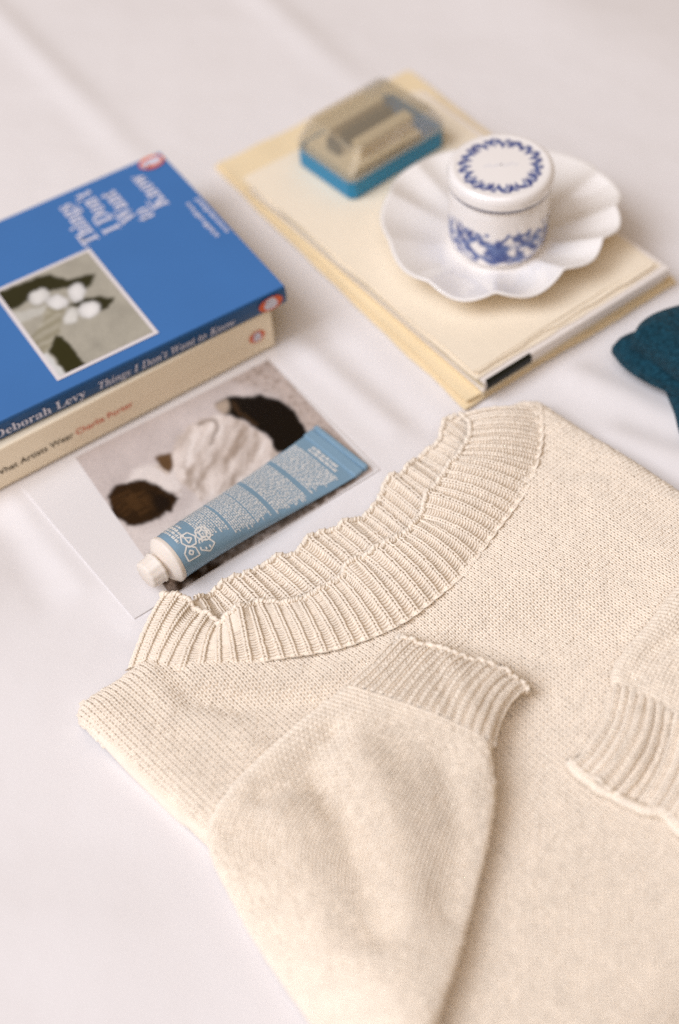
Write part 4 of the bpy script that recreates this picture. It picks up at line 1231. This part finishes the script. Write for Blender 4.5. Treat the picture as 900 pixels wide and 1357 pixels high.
def knit_panel(name, S, parent, sgn, v0, v1, lenmm, widmm, cols, nu=60, nv=90, vtaper=False, sname='stitches', xlim=(-60, 1010), ylim=1440, sw=SW):
    u, v = np.meshgrid(np.linspace(0, 1, nu), np.linspace(v0, v1, nv), indexing='ij')
    p, n = frame_of(S, np.clip(u, 0.002, 0.998), v); base = link(name, mesh_np(name, p - n * sgn * 0.0007, grid_faces(nu, nv) if sgn > 0 else grid_faces(nu, nv)[:, ::-1]), Y, parent)
    rows = int(lenmm / SH); C, R_ = np.meshgrid(np.arange(cols), np.arange(rows), indexing='ij')
    U = (C.ravel() + 0.5) / cols; V = v0 + (v1 - v0) * (R_.ravel() + 0.5) / rows
    q = proj(S(U, V)); ok = (q[:, 0] > xlim[0]) & (q[:, 0] < xlim[1]) & (q[:, 1] < ylim)
    y = Yarn(); knit(S, U[ok], V[ok], 1.0 / cols, (v1 - v0) / rows, y, 0.0, 0.215, 1, 1.0, sw, 0.025, sgn); y.build(sname, base)
    print(name, ok.sum()); return base


lp = [((529, 838), (705, 911)), ((516, 852), (690, 922)), ((491, 880), (670, 952)), ((461, 906), (657, 1000)), ((402, 949), (664, 1062)), ((336, 1007), (660, 1112)), ((288, 1060), (650, 1162)),
      ((270, 1112), (638, 1212)), ((303, 1190), (616, 1286)), ((352, 1272), (592, 1346)), ((425, 1380), (565, 1420)), ((470, 1500), (520, 1520))]
zl = [0.0165, 0.0165, 0.0165, 0.0165, 0.0165, 0.0160, 0.0135, 0.0060, 0.0010, 0.0010, 0.0010, 0.0010]
zr2 = [0.0190, 0.0180, 0.0170, 0.0165, 0.0160, 0.0160, 0.0160, 0.0160, 0.0160, 0.0160, 0.0160, 0.0160]
bh = [0.0060, 0.0095, 0.0125, 0.0150, 0.0165, 0.0170, 0.0170, 0.0170, 0.0175, 0.0175, 0.0175, 0.0175]


def wrL(a, b, x, y):
    w = 0.0050 * np.exp(-(seg_d(a, b, [(455, 925), (400, 985), (340, 1040)]) / 22)**2) * 0 - 0.0045 * np.exp(-(seg_d(a, b, [(440, 960), (400, 1000), (350, 1040)]) / 20)**2)
    w = w - 0.0060 * np.exp(-(seg_d(a, b, [(420, 1020), (455, 1080), (480, 1160), (500, 1230)]) / 26)**2)
    w = w + 0.0050 * np.exp(-(seg_d(a, b, [(480, 1000), (530, 1090), (545, 1190)]) / 34)**2)
    w = w + 0.0035 * np.exp(-(seg_d(a, b, [(360, 1060), (400, 1140), (430, 1250)]) / 28)**2)
    w = w - 0.0040 * np.exp(-(seg_d(a, b, [(590, 1010), (610, 1100), (590, 1200)]) / 24)**2)
    w = w + 0.0010 * np.exp(-(seg_d(a, b, [(600, 885), (640, 960), (650, 1000)]) / 14)**2) - 0.0008 * np.exp(-(seg_d(a, b, [(575, 860), (605, 960)]) / 10)**2)
    return w * 0.8 + 0.003 * (fbm(x + 1, y + 1, 20, 77, 2) - 0.5)


SL, LL, dL, AL, BL_ = sleeve_surface(lp, zl, zr2, bh, wrL)
vc = dL[3]
knit_panel('sleeve', SL, sweater, -1, vc, 1.0, LL * (1 - vc), 0.11, 46)
cl = LL * vc
cuff = ribbed('cuff', lambda u, v: SL(u, vc * (1 - v)), 0.078, cl, 0.0041, sweater, 'rib_stitches', ladder=False, raise_=0.0016, flip=-1, sgn=1, stitch=0.0018, colw=0.00165, twocol=True)

rp = [((757, 1001), (985, 1150)), ((776, 986), (1000, 1122)), ((797, 954), (1012, 1086)), ((807, 912), (1024, 1030)), ((808, 894), (1030, 1004)), ((822, 868), (1044, 962)), ((850, 836), (1064, 918)), ((900, 772), (1105, 860)), ((960, 700), (1160, 790)), ((1040, 600), (1240, 700))]
zlr = [0.0150] * 7 + [0.014, 0.010, 0.008]; zrr = [0.015] * 10
bhr = [0.0030, 0.0065, 0.0090, 0.0120, 0.0125, 0.0130, 0.0130, 0.0130, 0.0130, 0.0130]


def wrR(a, b, x, y):
    w = 0.003 * np.exp(-(seg_d(a, b, [(800, 1035), (835, 1000), (850, 950)]) / 14)**2) - 0.0035 * np.exp(-(seg_d(a, b, [(845, 1055), (870, 1010), (890, 960)]) / 14)**2)
    w = w - 0.003 * np.exp(-(seg_d(a, b, [(840, 890), (880, 850), (920, 820)]) / 16)**2)
    return w + 0.003 * (fbm(x + 1, y + 1, 20, 79, 2) - 0.5)


SR, LR, dR, AR, BR = sleeve_surface(rp, zlr, zrr, bhr, wrR, (0.0080, 0.0016, 11), 0.9)
vr = dR[3]
knit_panel('sleeve', SR, sweater, 1, vr, 1.0, LR * (1 - vr), 0.1, 46, xlim=(-60, 1060))
ribbed('cuff', lambda u, v: SR(u, vr * (1 - v)), 0.090, LR * vr, 0.0041, sweater, 'rib_stitches', ladder=False, raise_=0.0016, flip=-1, sgn=-1, stitch=0.0018, colw=0.00165, twocol=True)


def lip(S, name, out, zz, u0, u1, rad):
    """the under layer of a cuff showing as a soft second edge"""
    u = np.linspace(u0, u1, 90); p = S(u, np.zeros(90)); p2 = S(u, np.full(90, 0.01)); d = norm((p - p2) * [1, 1, 0])
    c = p + d * out; c[:, 2] = zz if zz is not None else p[:, 2] - 0.0022
    return rope(name, c, rad, sweater, 1.4)



lip(SR, 'cuff_hem', 0.0001, 0.0170, 0.02, 0.98, 0.0016)
lip(SL, 'cuff_hem', 0.0002, None, 0.06, 0.94, 0.0016)
